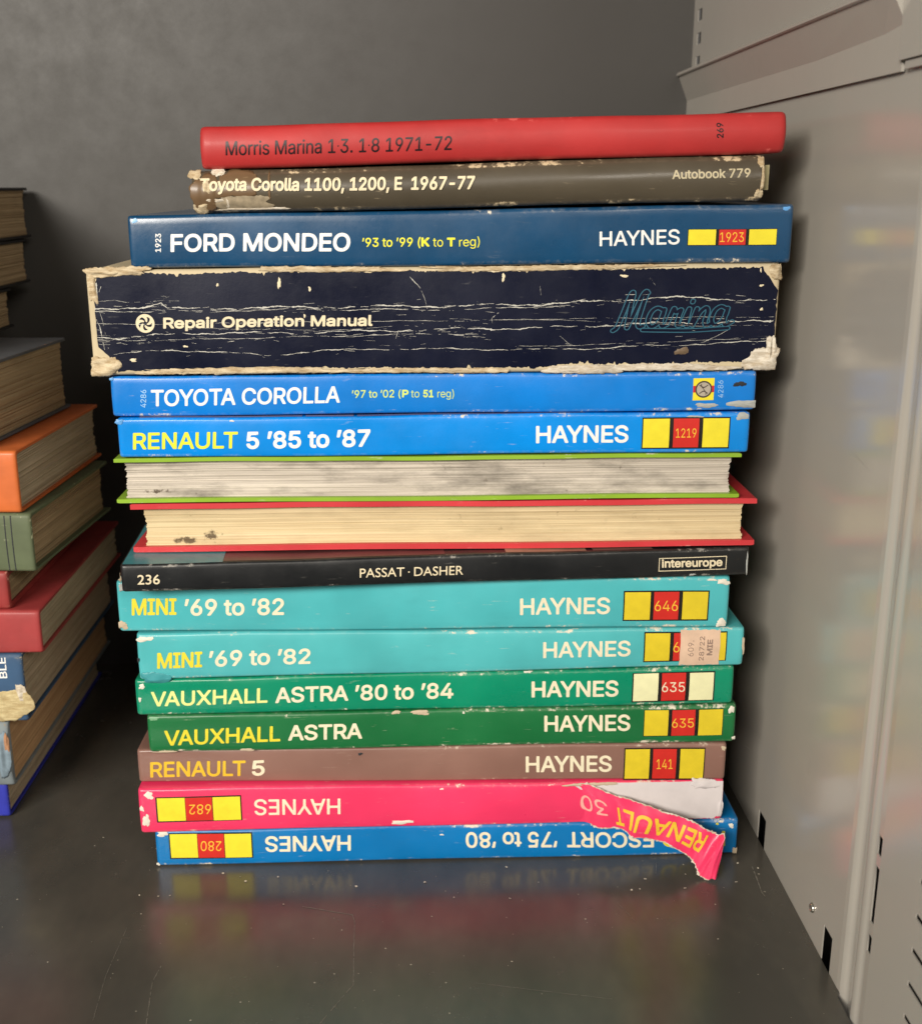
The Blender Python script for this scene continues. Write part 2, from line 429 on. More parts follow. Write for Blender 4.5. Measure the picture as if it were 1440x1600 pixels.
# lettering outlines (per mille of the em): advance, loops
CAPB = 682.
FONT = json.loads('{"A":{"A":[480,[[16,0,201,509,276,509,463,0,395,0,287,302,264,372,232,478,245,478,213,371,191,302,85,0],[110,142,110,199,370,199,370,142]]],"B":[456,[[60,0,60,509,241,509,274,507,304,501,329,491,350,477,367,461,381,442,390,421,396,398,398,374,397,353,393,336,387,320,378,307,368,295,356,286,343,278,329,272,315,267,315,262,331,260,347,254,363,245,378,234,391,220,402,203,411,184,416,161,418,136,416,111,410,88,400,67,386,48,368,31,344,18,317,8,284,2,247,0],[125,57,245,57,281,60,309,67,330,80,344,96,353,115,355,137,354,153,350,169,342,184,333,197,320,209,306,218,289,225,269,229,248,231,125,231],[125,285,238,285,256,287,273,290,288,296,302,304,314,314,323,326,330,340,335,355,336,372,333,393,326,412,313,429,294,442,270,449,240,452,125,452]]],"C":[510,[[267,-7,225,-3,186,7,150,25,119,49,92,79,70,115,53,157,44,203,40,254,44,305,53,352,70,393,92,429,119,459,150,484,186,501,225,512,267,516,293,514,317,511,340,504,362,496,383,485,402,471,419,456,435,438,448,418,459,397,467,373,473,348,408,348,404,365,397,380,389,395,380,407,369,418,357,428,344,437,330,444,315,449,300,453,284,455,267,456,237,453,209,445,184,432,161,414,141,391,125,364,113,332,106,295,103,254,106,213,113,177,125,145,141,117,161,94,184,76,210,63,237,56,267,53,284,54,300,56,315,60,330,65,344,72,357,81,369,90,380,102,389,114,397,128,404,144,408,160,473,160,467,135,459,112,448,91,435,71,420,53,402,38,383,24,363,13,341,5,317,-2,293,-6]]],"D":[502,[[219,0,96,0,96,57,215,57,254,60,288,68,318,81,343,99,363,122,379,149,390,181,397,216,399,255,397,294,390,329,379,361,364,388,344,410,320,428,291,441,258,449,221,452,93,452,93,509,225,509,273,505,315,495,353,478,385,455,412,426,433,391,449,351,458,306,462,255,458,205,449,159,433,119,411,83,384,54,351,31,312,14,268,3],[125,509,125,0,60,0,60,509]]],"E":[419,[[60,0,60,509,372,509,372,452,125,452,125,286,355,286,355,229,125,229,125,57,375,57,375,0]]],"F":[410,[[60,0,60,509,369,509,369,452,125,452,125,278,346,278,346,221,125,221,125,0]]],"G":[520,[[269,-7,225,-3,185,7,149,25,118,49,91,79,69,116,53,157,43,203,40,254,43,305,53,352,69,393,91,429,117,459,149,484,184,501,223,512,265,516,291,514,316,510,340,504,363,494,384,483,403,469,421,453,436,436,449,416,460,395,468,373,474,349,408,349,402,365,395,379,387,393,378,406,368,417,356,427,344,436,330,443,315,448,300,453,283,455,265,456,236,453,209,445,183,432,160,414,141,392,125,364,113,332,106,295,103,254,106,213,113,177,125,145,141,117,161,95,184,76,210,63,238,56,269,53,296,55,322,61,345,71,365,85,382,102,396,123,407,147,413,173,415,202,434,199,283,199,283,256,478,256,478,200,475,160,466,124,451,91,431,62,406,38,377,19,344,5,308,-4]]],"H":[517,[[60,0,60,509,125,509,125,289,392,289,392,509,457,509,457,0,392,0,392,232,125,232,125,0]]],"I":[300,[[31,0,31,57,118,57,118,452,31,452,31,509,269,509,269,452,183,452,183,57,269,57,269,0]]],"J":[396,[[185,-7,143,-2,106,11,75,33,52,63,38,100,33,145,33,173,98,173,98,145,100,117,108,93,122,74,139,61,160,53,185,50,209,53,230,61,248,74,261,93,269,117,272,145,272,509,336,509,336,145,332,100,318,63,294,33,263,11,227,-2]]],"K":[467,[[104,145,104,216,139,261,174,303,212,344,364,509,448,509,231,276,228,276],[60,0,60,509,125,509,125,334,124,225,125,193,125,0],[372,0,188,259,228,309,449,0]]],"L":[393,[[60,0,60,509,125,509,125,57,361,57,361,0]]],"M":[628,[[60,0,60,509,152,509,277,187,287,159,299,123,311,84,322,49,307,49,318,83,330,121,342,158,352,187,476,509,568,509,568,0,504,0,504,291,504,327,505,369,506,413,507,457,513,457,498,409,482,363,467,322,456,291,342,0,286,0,170,291,159,321,145,361,129,408,112,457,119,457,120,416,121,372,122,328,122,291,122,0]]],"N":[523,[[60,0,60,509,136,509,343,183,363,151,388,107,414,55,405,54,401,108,399,157,399,195,399,509,463,509,463,0,387,0,202,290,177,331,148,381,108,452,119,454,122,384,124,328,125,291,125,0]]],"O":[533,[[267,-7,225,-3,186,7,150,25,119,49,92,79,70,115,53,157,44,203,40,254,44,305,53,352,70,393,92,429,119,459,150,484,186,501,225,512,267,516,309,512,348,501,384,484,415,459,442,429,464,393,480,352,490,305,493,254,490,203,480,157,464,115,442,79,415,49,384,25,348,7,309,-3],[267,53,296,55,324,63,349,76,372,94,392,116,408,144,420,176,428,213,430,254,428,295,420,332,408,365,392,392,372,415,349,433,324,446,296,453,267,456,237,453,210,445,184,433,161,415,142,392,125,364,113,332,106,295,103,254,106,213,113,176,125,144,142,117,161,94,184,76,210,63,237,55]]],"P":[445,[[60,0,60,509,235,509,272,506,305,499,332,487,356,471,375,452,390,430,400,404,407,377,409,348,407,318,400,291,390,265,375,243,356,223,332,207,305,195,272,188,235,186,109,186,109,242,233,242,257,244,279,248,297,256,312,266,324,279,333,294,339,310,343,328,344,348,343,367,339,385,333,402,324,416,312,428,297,439,279,446,257,451,232,452,125,452,125,0]]],"R":[449,[[60,0,60,509,236,509,273,506,305,500,333,489,356,473,376,455,390,433,401,408,407,381,409,352,407,323,401,296,390,271,376,250,356,232,333,217,305,206,273,200,236,198,96,198,96,255,234,255,258,256,280,260,298,267,313,276,325,287,334,300,340,316,344,333,345,352,344,371,340,389,334,405,325,419,313,430,298,440,279,446,258,451,233,452,125,452,125,0],[353,0,230,229,303,229,428,0]]],"S":[447,[[224,-9,188,-7,156,-1,128,9,102,23,81,40,64,60,51,83,42,109,38,137,104,137,108,118,114,102,123,88,136,76,150,66,166,59,185,53,204,50,224,49,246,50,267,54,286,60,303,69,317,79,329,92,338,106,344,122,346,139,344,154,340,168,332,179,322,189,310,197,296,205,245,222,184,239,145,253,112,269,86,289,67,313,56,341,52,372,54,400,62,425,75,448,92,468,113,484,138,498,165,508,195,514,227,516,259,514,289,508,316,498,340,484,360,468,377,449,390,427,398,403,401,378,337,378,332,402,320,421,302,437,280,449,254,456,225,459,204,457,185,454,167,448,152,440,139,430,129,418,121,405,117,391,115,376,117,359,122,345,131,334,142,324,155,315,169,308,212,293,264,279,312,264,328,256,344,248,359,238,372,226,384,213,395,198,402,180,407,161,408,139,406,112,399,87,386,64,370,43,349,25,323,11,294,0,261,-7]]],"T":[449,[[32,452,32,509,417,509,417,452,257,452,257,0,193,0,193,452]]],"U":[517,[[259,-8,220,-6,186,2,154,15,126,33,103,55,85,80,71,108,63,140,60,173,60,509,124,509,124,178,126,155,132,133,141,113,153,95,169,80,187,68,208,59,232,53,259,52,285,53,309,59,331,68,349,80,364,95,377,113,385,133,391,155,393,178,393,509,457,509,457,173,454,140,446,108,433,80,414,55,391,33,363,15,332,2,297,-6]]],"V":[480,[[204,0,16,509,84,509,192,206,215,137,248,31,235,31,267,138,290,206,395,509,463,509,278,0]]],"X":[474,[[18,0,217,284,217,236,29,509,104,509,178,400,204,361,223,329,243,292,232,292,252,329,272,361,298,400,374,509,446,509,259,239,259,287,456,0,382,0,292,129,268,165,250,195,230,231,244,231,225,196,206,166,182,129,91,0]]],"Y":[472,[[203,0,203,208,16,509,91,509,192,344,222,292,250,230,224,230,251,293,280,344,381,509,455,509,268,208,268,0]]],"0":[453,[[227,-7,191,-3,158,7,130,24,105,48,85,77,69,113,57,155,50,202,48,254,50,306,57,353,69,395,85,431,106,461,130,484,159,502,191,512,227,516,262,512,295,502,323,484,348,461,368,431,384,395,396,353,403,306,405,254,403,202,396,155,384,113,368,77,348,48,323,24,295,7,263,-3],[227,50,250,52,271,60,290,74,306,92,320,116,330,144,338,176,342,213,344,254,342,295,338,332,330,365,320,393,306,416,290,435,271,449,250,457,227,460,203,457,182,449,163,435,147,416,134,393,123,365,115,332,111,295,109,254,111,213,115,176,123,144,134,116,147,92,163,74,182,60,203,52]]],"1":[453,[[76,0,76,55,391,55,391,0],[276,509,276,0,212,0,212,448,209,448,86,358,86,427,198,509]]],"2":[453,[[64,0,64,47,234,229,282,282,294,298,303,312,311,327,316,341,319,356,320,371,319,389,315,405,308,419,298,431,287,441,273,449,258,455,241,458,224,460,205,458,188,454,172,447,159,438,148,427,139,413,132,398,128,381,127,362,66,362,68,391,75,418,86,442,102,464,121,482,143,496,168,507,196,513,225,516,254,513,281,507,306,497,328,482,346,465,361,445,372,423,379,398,381,372,380,354,377,336,371,318,363,299,351,280,336,259,267,180,153,60,153,57,389,57,389,0]]],"3":[453,[[218,-7,188,-5,159,1,133,10,108,22,88,38,70,57,57,79,48,104,44,132,109,132,112,115,118,100,126,87,137,76,150,66,165,59,182,54,200,51,219,50,239,51,258,55,275,61,291,69,304,80,315,93,323,108,328,125,329,145,328,163,323,180,316,196,306,211,292,223,275,234,254,241,229,246,201,248,157,248,157,299,288,448,288,452,70,452,70,509,372,509,372,461,211,278,211,289,247,290,279,286,308,276,333,262,354,244,371,222,383,198,391,173,393,145,390,116,383,90,370,66,354,45,333,27,309,12,281,2,251,-5]]],"4":[453,[[40,105,40,158,247,509,311,509,109,166,109,163,413,163,413,105],[282,0,282,121,282,146,282,318,343,318,343,0]]],"5":[453,[[221,-7,192,-5,165,1,140,11,118,25,99,41,83,60,71,82,63,105,60,130,122,130,125,115,130,102,138,89,148,78,160,68,173,60,188,54,204,51,221,50,241,51,259,56,276,64,291,75,304,89,314,104,322,122,326,141,328,162,326,183,321,203,314,221,303,237,290,251,275,262,257,270,238,275,218,277,201,276,184,273,167,268,152,262,139,255,128,246,67,253,96,509,366,509,366,452,151,452,134,301,136,301,148,311,162,318,178,325,194,330,212,333,229,334,252,332,274,328,294,321,313,311,330,299,345,285,358,269,370,251,379,231,386,210,390,187,391,163,388,132,381,102,369,76,352,52,332,32,309,15,282,3,253,-4]]],"6":[453,[[226,-7,196,-4,168,3,142,15,119,31,100,51,84,74,73,101,66,130,64,162,65,187,71,212,80,239,93,268,112,302,137,340,252,509,322,509,151,261,145,261,151,270,157,279,165,288,174,295,184,302,196,307,208,311,221,313,235,314,265,312,291,305,316,295,337,280,355,262,370,240,380,215,387,187,389,157,387,127,379,98,368,73,352,50,333,30,310,14,284,3,257,-4],[226,48,245,50,263,55,279,63,293,73,304,86,314,101,322,119,326,137,327,157,326,178,322,196,314,213,304,228,293,241,279,251,263,259,245,264,226,265,207,264,190,259,174,252,160,241,148,229,138,214,131,197,126,179,125,158,126,138,131,119,138,102,148,86,160,73,174,63,190,55,207,50]]],"7":[453,[[97,0,323,448,323,452,62,452,62,509,391,509,391,449,165,0]]],"8":[453,[[226,-7,193,-5,163,1,136,11,111,25,91,42,74,62,62,84,54,109,52,135,53,156,58,176,65,195,75,212,87,228,101,241,117,252,134,260,153,265,153,267,129,276,109,289,93,308,80,330,73,354,70,380,73,405,79,429,90,450,106,469,124,485,146,498,170,508,197,514,226,516,255,514,282,508,306,498,328,485,346,469,361,450,373,429,379,405,382,380,379,354,372,330,359,308,343,289,323,276,300,267,300,265,319,260,335,252,351,241,365,228,377,212,387,195,395,176,399,156,401,135,398,109,391,84,378,62,362,42,341,25,317,11,289,1,259,-5],[226,49,248,50,267,54,285,60,300,69,313,79,323,91,331,106,335,121,337,139,335,157,330,173,322,189,312,202,298,213,283,223,265,230,247,234,226,235,206,234,187,230,169,223,154,213,140,202,130,189,122,173,117,157,115,139,117,121,121,106,129,91,139,79,152,69,167,60,185,54,205,50],[226,290,244,291,260,294,274,300,287,308,298,318,307,330,314,344,318,359,319,376,318,392,314,407,308,420,299,432,288,442,275,449,260,455,244,459,226,460,208,459,192,455,177,449,164,442,153,432,145,420,138,407,134,392,133,376,134,359,138,344,145,330,154,318,165,308,178,300,193,294,209,291]]],"9":[453,[[226,516,256,513,285,506,310,494,333,478,352,458,368,434,380,408,387,378,389,347,387,322,382,296,373,270,359,240,340,207,315,168,200,0,130,0,301,248,307,248,302,238,295,229,287,221,278,214,268,207,257,202,245,198,232,195,218,195,188,197,161,203,137,214,116,229,98,247,83,269,72,294,66,321,64,352,66,382,73,411,85,436,101,459,120,479,143,494,168,506,196,513],[226,460,207,459,190,454,174,446,160,435,148,423,138,407,131,390,127,372,125,352,127,331,131,313,138,295,148,280,160,268,174,257,190,250,207,245,226,243,245,245,263,249,279,257,293,267,305,280,314,295,322,312,326,330,327,350,326,371,322,390,314,407,305,422,293,435,279,446,263,454,245,459]]],"a":[389,[[160,-9,137,-7,115,-3,94,5,76,15,60,29,48,45,38,63,32,84,30,108,32,128,36,146,43,161,53,174,64,184,78,193,92,200,108,206,125,211,178,220,234,227,247,229,257,231,265,235,271,240,274,246,276,255,276,257,275,272,272,285,267,297,260,307,251,315,240,322,227,327,212,330,196,331,178,330,163,327,149,322,137,316,127,309,118,301,110,292,104,283,100,274,41,291,51,313,64,331,79,346,95,358,114,368,133,375,153,380,173,383,194,384,239,379,255,375,271,369,286,360,300,350,312,336,322,320,330,301,335,278,337,251,337,0,277,0,277,52,272,52,252,25,242,16,229,8,215,1,199,-4,181,-7],[170,45,192,47,211,51,228,59,242,68,254,80,263,93,270,108,274,122,276,138,276,190,259,182,231,176,200,171,175,168,134,159,122,153,112,147,103,139,97,130,93,118,92,105,93,93,96,82,102,72,109,64,119,57,130,52,142,48,156,46]]],"b":[424,[[229,-8,208,-7,189,-3,172,4,159,12,147,21,138,31,118,59,112,59,112,0,53,0,53,509,114,509,114,319,118,319,137,346,147,355,158,364,171,373,188,379,207,383,229,384,259,382,287,374,313,361,335,342,354,320,370,293,381,261,388,227,390,189,388,151,381,116,370,84,355,57,336,34,313,16,288,3,260,-6],[220,47,242,49,262,55,279,66,294,80,306,97,316,117,323,139,327,163,328,189,327,215,323,239,316,261,307,281,295,298,280,311,262,322,243,328,220,330,198,328,178,322,161,312,147,299,134,282,125,263,118,241,114,216,113,189,114,162,118,138,125,115,135,95,147,78,162,65,179,55,198,49]]],"c":[396,[[207,-8,174,-5,144,3,117,16,93,35,72,58,56,85,44,116,37,150,34,187,37,225,44,260,56,291,72,318,93,341,117,360,144,374,174,382,207,384,226,384,243,381,260,377,276,371,291,364,305,356,318,346,330,335,340,322,349,308,356,293,362,277,303,262,290,289,270,311,242,325,207,330,184,328,163,321,145,310,130,296,118,278,108,258,102,236,98,212,96,187,98,163,102,139,108,117,118,97,130,80,145,66,163,55,184,49,207,46,243,52,271,66,292,89,304,117,363,102,357,86,350,70,341,56,331,43,319,32,306,21,292,12,277,5,261,-1,244,-5,226,-7]]],"d":[424,[[195,-8,165,-6,137,3,111,16,89,34,70,57,55,84,43,116,36,151,34,189,36,227,43,261,55,293,70,320,89,342,112,361,137,374,165,382,196,384,218,383,237,379,253,373,267,364,278,355,287,346,306,319,311,319,311,509,372,509,372,0,313,0,313,59,307,59,287,31,277,21,266,12,252,4,236,-3,217,-7],[205,47,226,49,246,55,263,65,278,78,290,95,299,115,306,138,310,162,312,189,310,216,306,241,300,263,290,282,278,299,263,312,246,322,227,328,205,330,182,328,162,322,145,311,130,298,118,281,108,261,102,239,98,215,96,189,98,163,102,139,109,117,118,97,130,80,145,66,162,55,182,49]]],"e":[404,[[212,-8,177,-5,145,3,117,16,92,35,72,58,56,85,44,116,37,150,34,187,36,224,44,258,55,290,71,317,91,340,115,359,142,373,172,382,205,384,226,383,246,380,266,374,285,366,303,355,319,341,334,324,347,305,357,282,365,256,370,227,371,194,371,169,75,169,75,221,338,221,310,202,308,226,304,248,298,269,288,286,277,301,263,314,246,323,227,328,205,330,183,328,164,323,146,313,131,301,119,286,109,270,102,251,97,231,96,211,96,178,98,151,102,127,110,106,121,88,135,73,151,61,169,53,190,48,212,46,227,47,241,49,254,53,265,58,276,65,285,73,294,82,300,93,306,105,365,91,358,72,348,55,335,39,320,26,302,14,283,4,261,-3,237,-7]]],"f":[254,[[228,379,228,327,6,327,6,379],[81,0,81,432,82,452,87,470,96,486,107,499,120,510,135,519,152,525,169,529,187,530,222,527,243,521,227,468,215,472,195,474,178,472,164,468,154,460,147,449,143,435,142,419,142,0]]],"g":[425,[[207,-151,180,-149,156,-146,134,-140,114,-132,97,-122,82,-110,70,-97,59,-84,51,-69,101,-41,122,-66,131,-74,142,-82,154,-88,169,-93,187,-96,207,-97,236,-95,261,-87,282,-75,298,-58,308,-34,311,-6,311,68,306,68,287,41,277,32,266,23,252,16,236,10,217,6,195,5,165,7,138,14,113,27,90,43,71,65,55,90,43,120,36,154,34,191,36,229,43,263,55,293,71,320,90,342,112,361,138,374,166,382,196,384,218,383,237,379,253,373,267,365,279,356,288,346,308,319,313,319,313,379,372,379,372,-9,370,-40,363,-67,350,-90,334,-109,314,-124,291,-136,265,-144,237,-149],[205,59,227,61,246,66,264,75,278,87,290,103,300,121,307,142,311,166,312,193,311,219,307,242,300,264,291,283,279,299,264,312,247,322,227,328,205,330,182,328,163,322,145,312,130,298,118,282,109,262,102,241,98,218,96,193,98,167,102,144,109,123,118,104,131,88,145,76,163,66,183,61]]],"h":[410,[[114,227,114,0,53,0,53,509,114,509,114,287,102,287,116,319,132,344,152,362,175,374,200,382,227,384,252,383,275,377,295,369,313,356,328,340,341,321,350,298,355,271,357,240,357,0,296,0,296,235,293,263,286,286,273,304,256,318,235,326,210,329,192,328,176,324,161,317,147,308,136,297,126,283,119,266,115,248]]],"i":[167,[[53,0,53,379,114,379,114,0],[84,443,73,444,63,448,54,455,47,463,43,472,41,483,43,494,47,504,54,512,63,518,73,522,84,524,95,522,105,518,114,512,121,504,125,494,126,483,125,472,121,463,114,455,105,448,95,444]]],"k":[381,[[110,137,110,212,121,212,284,379,360,379,184,199,177,199],[53,0,53,509,114,509,114,0],[294,0,148,186,191,229,372,0]]],"l":[189,[[139,-2,112,0,91,8,74,20,62,37,55,59,53,84,53,509,114,509,114,99,114,83,117,71,120,62,126,57,135,53,146,52,160,53,170,54,181,3,162,-1]]],"m":[610,[[53,0,53,379,112,379,112,295,108,295,114,314,122,331,132,346,144,358,158,368,172,376,187,382,203,385,219,386,245,383,268,375,287,361,303,342,314,320,321,295,312,295,318,312,326,329,337,343,350,356,364,366,381,375,398,381,417,385,437,386,458,385,478,380,497,372,514,361,529,346,541,328,550,307,555,283,557,255,557,0,496,0,496,254,493,279,485,298,473,313,456,323,438,329,419,330,402,329,387,326,374,320,363,312,353,302,345,290,340,277,336,263,335,247,335,0,274,0,274,260,272,280,265,297,253,311,238,322,220,328,199,330,185,329,171,326,158,320,145,312,135,302,126,289,119,274,115,257,114,238,114,0]]],"n":[410,[[114,227,114,0,53,0,53,379,112,379,112,287,102,287,116,319,132,344,152,362,175,374,200,382,227,384,252,383,275,377,295,369,313,356,328,340,341,321,350,298,355,271,357,240,357,0,296,0,296,235,293,263,286,286,273,304,256,318,235,326,210,329,192,328,176,324,161,317,147,308,136,297,126,283,119,266,115,248]]],"o":[415,[[207,-8,174,-5,144,3,117,16,93,35,72,58,56,85,44,116,37,150,34,187,37,225,44,260,56,291,72,318,93,341,117,360,144,374,174,382,207,384,241,382,271,374,299,360,323,341,343,318,359,291,371,260,379,225,381,187,379,150,371,116,359,85,343,58,323,35,299,16,271,3,241,-5],[207,46,231,49,252,55,270,66,285,80,298,97,307,117,314,139,318,163,319,187,318,212,314,236,307,258,298,278,285,296,270,310,252,321,231,328,207,330,184,328,163,321,145,310,130,296,118,278,108,258,102,236,98,212,96,187,98,163,102,139,108,117,118,97,130,80,145,66,163,55,184,49]]],"p":[424,[[53,-143,53,379,112,379,112,319,118,319,137,346,147,355,158,364,171,373,188,379,207,383,229,384,259,382,287,374,313,361,335,342,354,320,370,293,381,261,388,227,390,189,388,151,381,116,370,84,355,57,336,34,313,16,288,3,260,-6,229,-8,208,-7,189,-3,173,4,159,12,147,21,138,31,118,59,114,59,114,-143],[220,47,242,49,262,55,279,66,294,80,306,97,316,117,323,139,327,163,328,189,327,215,323,239,316,261,307,281,295,298,280,311,262,322,243,328,220,330,198,328,178,322,161,312,147,299,134,282,125,263,118,241,114,216,113,189,114,162,118,138,125,115,135,95,147,78,162,65,179,55,198,49]]],"r":[259,[[53,0,53,379,112,379,112,321,115,321,124,339,137,354,152,367,171,377,191,383,213,385,229,384,243,384,243,322,230,324,207,326,190,324,174,321,159,315,146,306,135,296,126,284,119,269,115,254,114,237,114,0]]],"s":[365,[[182,-8,157,-7,133,-3,112,3,93,12,76,24,62,38,50,54,41,73,36,94,94,107,101,87,111,72,124,60,141,52,160,47,181,45,206,47,227,53,244,62,258,74,265,88,268,103,266,115,262,126,254,136,243,144,229,150,212,155,149,170,118,180,92,192,72,208,58,227,50,249,47,274,49,295,55,314,65,332,79,347,95,360,115,370,137,378,161,383,187,384,212,383,234,379,254,372,271,363,286,352,299,339,309,324,318,308,324,290,268,277,262,291,254,304,243,316,228,325,210,331,187,333,166,331,147,326,131,317,119,305,111,292,109,277,110,264,115,253,124,243,136,235,152,229,172,223,229,209,261,200,287,187,306,171,320,153,328,131,331,107,329,85,323,65,312,47,298,31,281,18,260,6,236,-2,210,-7]]],"t":[227,[[204,379,204,327,6,327,6,379],[65,471,126,471,126,98,127,83,130,70,136,61,144,55,156,51,170,50,185,51,202,54,213,2,192,-3,168,-4,138,-1,113,7,92,21,77,41,68,64,65,93]]],"u":[410,[[182,-5,158,-3,135,2,115,11,97,23,82,39,69,59,60,82,54,109,53,139,53,379,114,379,114,144,116,117,124,94,137,75,154,61,175,53,200,50,218,51,234,55,249,62,263,71,274,83,283,97,290,113,295,132,296,153,296,379,357,379,357,0,298,0,298,92,307,92,294,60,277,35,257,17,234,5,209,-3]]],"y":[389,[[47,-139,61,-86,71,-87,83,-89,94,-90,104,-89,113,-86,122,-81,130,-74,138,-64,145,-51,151,-36,163,-1,17,379,84,379,165,155,187,87,206,21,184,21,202,87,224,155,305,379,371,379,204,-58,196,-77,187,-93,177,-107,165,-119,153,-128,139,-136,125,-141,109,-144,91,-145,65,-143]]],"(":[273,[[89,207,90,244,94,283,101,324,109,364,119,403,132,441,145,477,160,510,177,539,236,539,219,503,204,466,191,428,179,390,169,351,161,313,156,276,152,241,151,207,152,176,155,145,160,115,167,83,177,50,188,16,202,-19,218,-57,236,-96,177,-96,156,-59,139,-21,124,16,111,55,102,93,95,131,90,169]]],")":[273,[[37,-96,56,-56,72,-18,86,18,97,52,106,85,113,116,118,147,121,177,122,207,121,241,117,276,112,313,104,351,94,390,82,428,69,466,54,503,37,539,97,539,113,510,128,477,142,441,154,403,164,364,173,323,179,283,183,244,184,207,183,168,178,130,171,92,161,53,149,15,134,-22,117,-59,97,-96]]],",":[188,[[38,-119,68,71,137,71,84,-119]]],".":[188,[[95,-4,83,-3,73,1,63,9,55,18,51,29,50,41,51,53,55,64,63,73,73,81,83,85,95,87,107,85,118,81,128,73,135,64,140,53,141,41,140,29,135,18,128,9,118,1,107,-3]]],"-":[453,[[337,244,337,188,114,188,114,244]]],"’":[177,[[52,318,82,509,151,509,98,318]]]},"B":{"P":[510,[[70,682,70,0,168,0,168,295,270,295,373,310,444,350,486,411,500,486,487,562,447,625,380,667,283,682],[168,594,283,594,339,585,374,561,393,527,399,490,391,445,366,411,329,390,279,383,168,383]]],"A":[667,[[362,686,293,686,0,0,100,0,186,201,476,201,567,0,667,0],[326,536,436,289,224,289]]],"S":[458,[[399,643,362,664,324,679,286,688,247,691,162,678,97,642,55,584,40,509,86,396,188,320,289,252,335,165,323,126,287,93,224,79,175,85,128,104,84,136,44,178,44,54,87,26,133,6,182,-5,235,-9,311,5,372,43,412,102,426,176,380,303,279,381,177,443,131,522,145,564,183,593,239,603,275,600,315,588,356,566,399,532]]],"T":[604,[[587,682,17,682,17,594,253,594,253,0,351,0,351,594,587,594]]],"D":[750,[[76,0,342,0,493,29,607,105,679,214,704,341,683,462,617,572,504,651,341,682,76,682],[174,594,325,594,449,574,536,519,586,438,603,341,592,266,550,183,466,116,330,88,174,88]]],"H":[729,[[653,682,555,682,555,385,173,385,173,682,75,682,75,0,173,0,173,297,555,297,555,0,653,0]]],"E":[500,[[462,682,75,682,75,0,471,0,471,88,173,88,173,300,452,300,452,388,173,388,173,594,462,594]]],"R":[604,[[77,682,77,0,175,0,175,296,216,296,253,291,292,271,338,223,397,140,487,0,604,0,574,42,551,74,531,103,511,135,474,195,439,246,402,289,359,324,408,351,443,389,465,436,473,491,457,571,413,631,342,669,249,682],[175,598,238,598,299,591,340,570,364,538,372,495,366,454,345,418,303,393,238,384,175,384]]],"2":[500,[[466,93,205,93,302,214,368,312,405,396,417,478,402,564,359,632,293,675,209,691,168,687,129,675,89,655,48,626,48,503,88,547,127,575,165,590,202,595,249,586,286,559,310,519,319,467,316,428,307,393,292,359,271,321,220,243,159,161,95,81,34,7,34,0,466,0]]],"3":[500,[[81,569,124,586,161,595,197,598,246,591,283,571,307,539,315,496,307,454,281,423,239,404,180,397,180,307,244,301,289,277,317,240,326,193,318,148,296,114,261,92,216,84,178,87,141,97,103,113,64,136,64,30,101,13,137,1,173,-6,209,-9,296,6,364,49,408,114,424,198,418,250,401,297,370,336,326,360,366,388,393,421,408,462,413,513,399,586,358,643,295,678,212,691,164,688,122,678,81,662]]],"6":[500,[[317,691,200,594,114,482,62,360,44,233,60,134,105,58,174,9,264,-9,341,7,405,51,449,116,465,195,450,274,410,337,350,379,274,394,232,390,197,379,167,366,198,437,246,506,307,567,376,616],[146,265,184,287,217,298,254,301,299,293,335,271,358,238,367,196,359,150,337,115,302,92,258,84,207,97,166,133,143,189]]]}}')

# spine corners of every book in the pile, metres: x left, x right, y left, y right, z bottom left/right, z top left/right
BK={  # xl,xr,yl,yr,zbl,zbr,ztl,ztr
'esc':(-.1257,.1521,.489,.489,.0004,.0004,.0190,.0190),
'r30':(-.1314,.1436,.487,.4885,.0194,.0194,.0424,.0402),
'r5b':(-.1318,.1439,.4925,.489,.0428,.0406,.0594,.0597),
'va2':(-.1250,.1472,.489,.489,.0600,.0603,.0785,.0793),
'va1':(-.1292,.1450,.489,.489,.0790,.0798,.0964,.0984),
'mini2':(-.1265,.1485,.488,.489,.0969,.0990,.1192,.1175),
'mini1':(-.1338,.1403,.489,.489,.1198,.1182,.1434,.1425),
'passat':(-.1272,.1481,.4735,.489,.1440,.1431,.1564,.1562),
'redp':(-.1252,.1500,.490,.489,.1570,.1570,.1790,.1788),
'green':(-.1304,.1417,.489,.489,.1796,.1794,.1994,.1994),
'r5':(-.1273,.1443,.488,.489,.1999,.2000,.2168,.2178),
'toy':(-.1292,.1458,.490,.489,.2176,.2186,.2348,.2354),
'marina':(-.1351,.1529,.488,.489,.2356,.2359,.2788,.2808),
'mondeo':(-.1167,.1566,.489,.489,.2794,.2812,.3004,.3050),
'auto':(-.0896,.1425,.490,.490,.3012,.3062,.3176,.3245),
'red':(-.0853,.1505,.489,.489,.3186,.3252,.3350,.3413)}
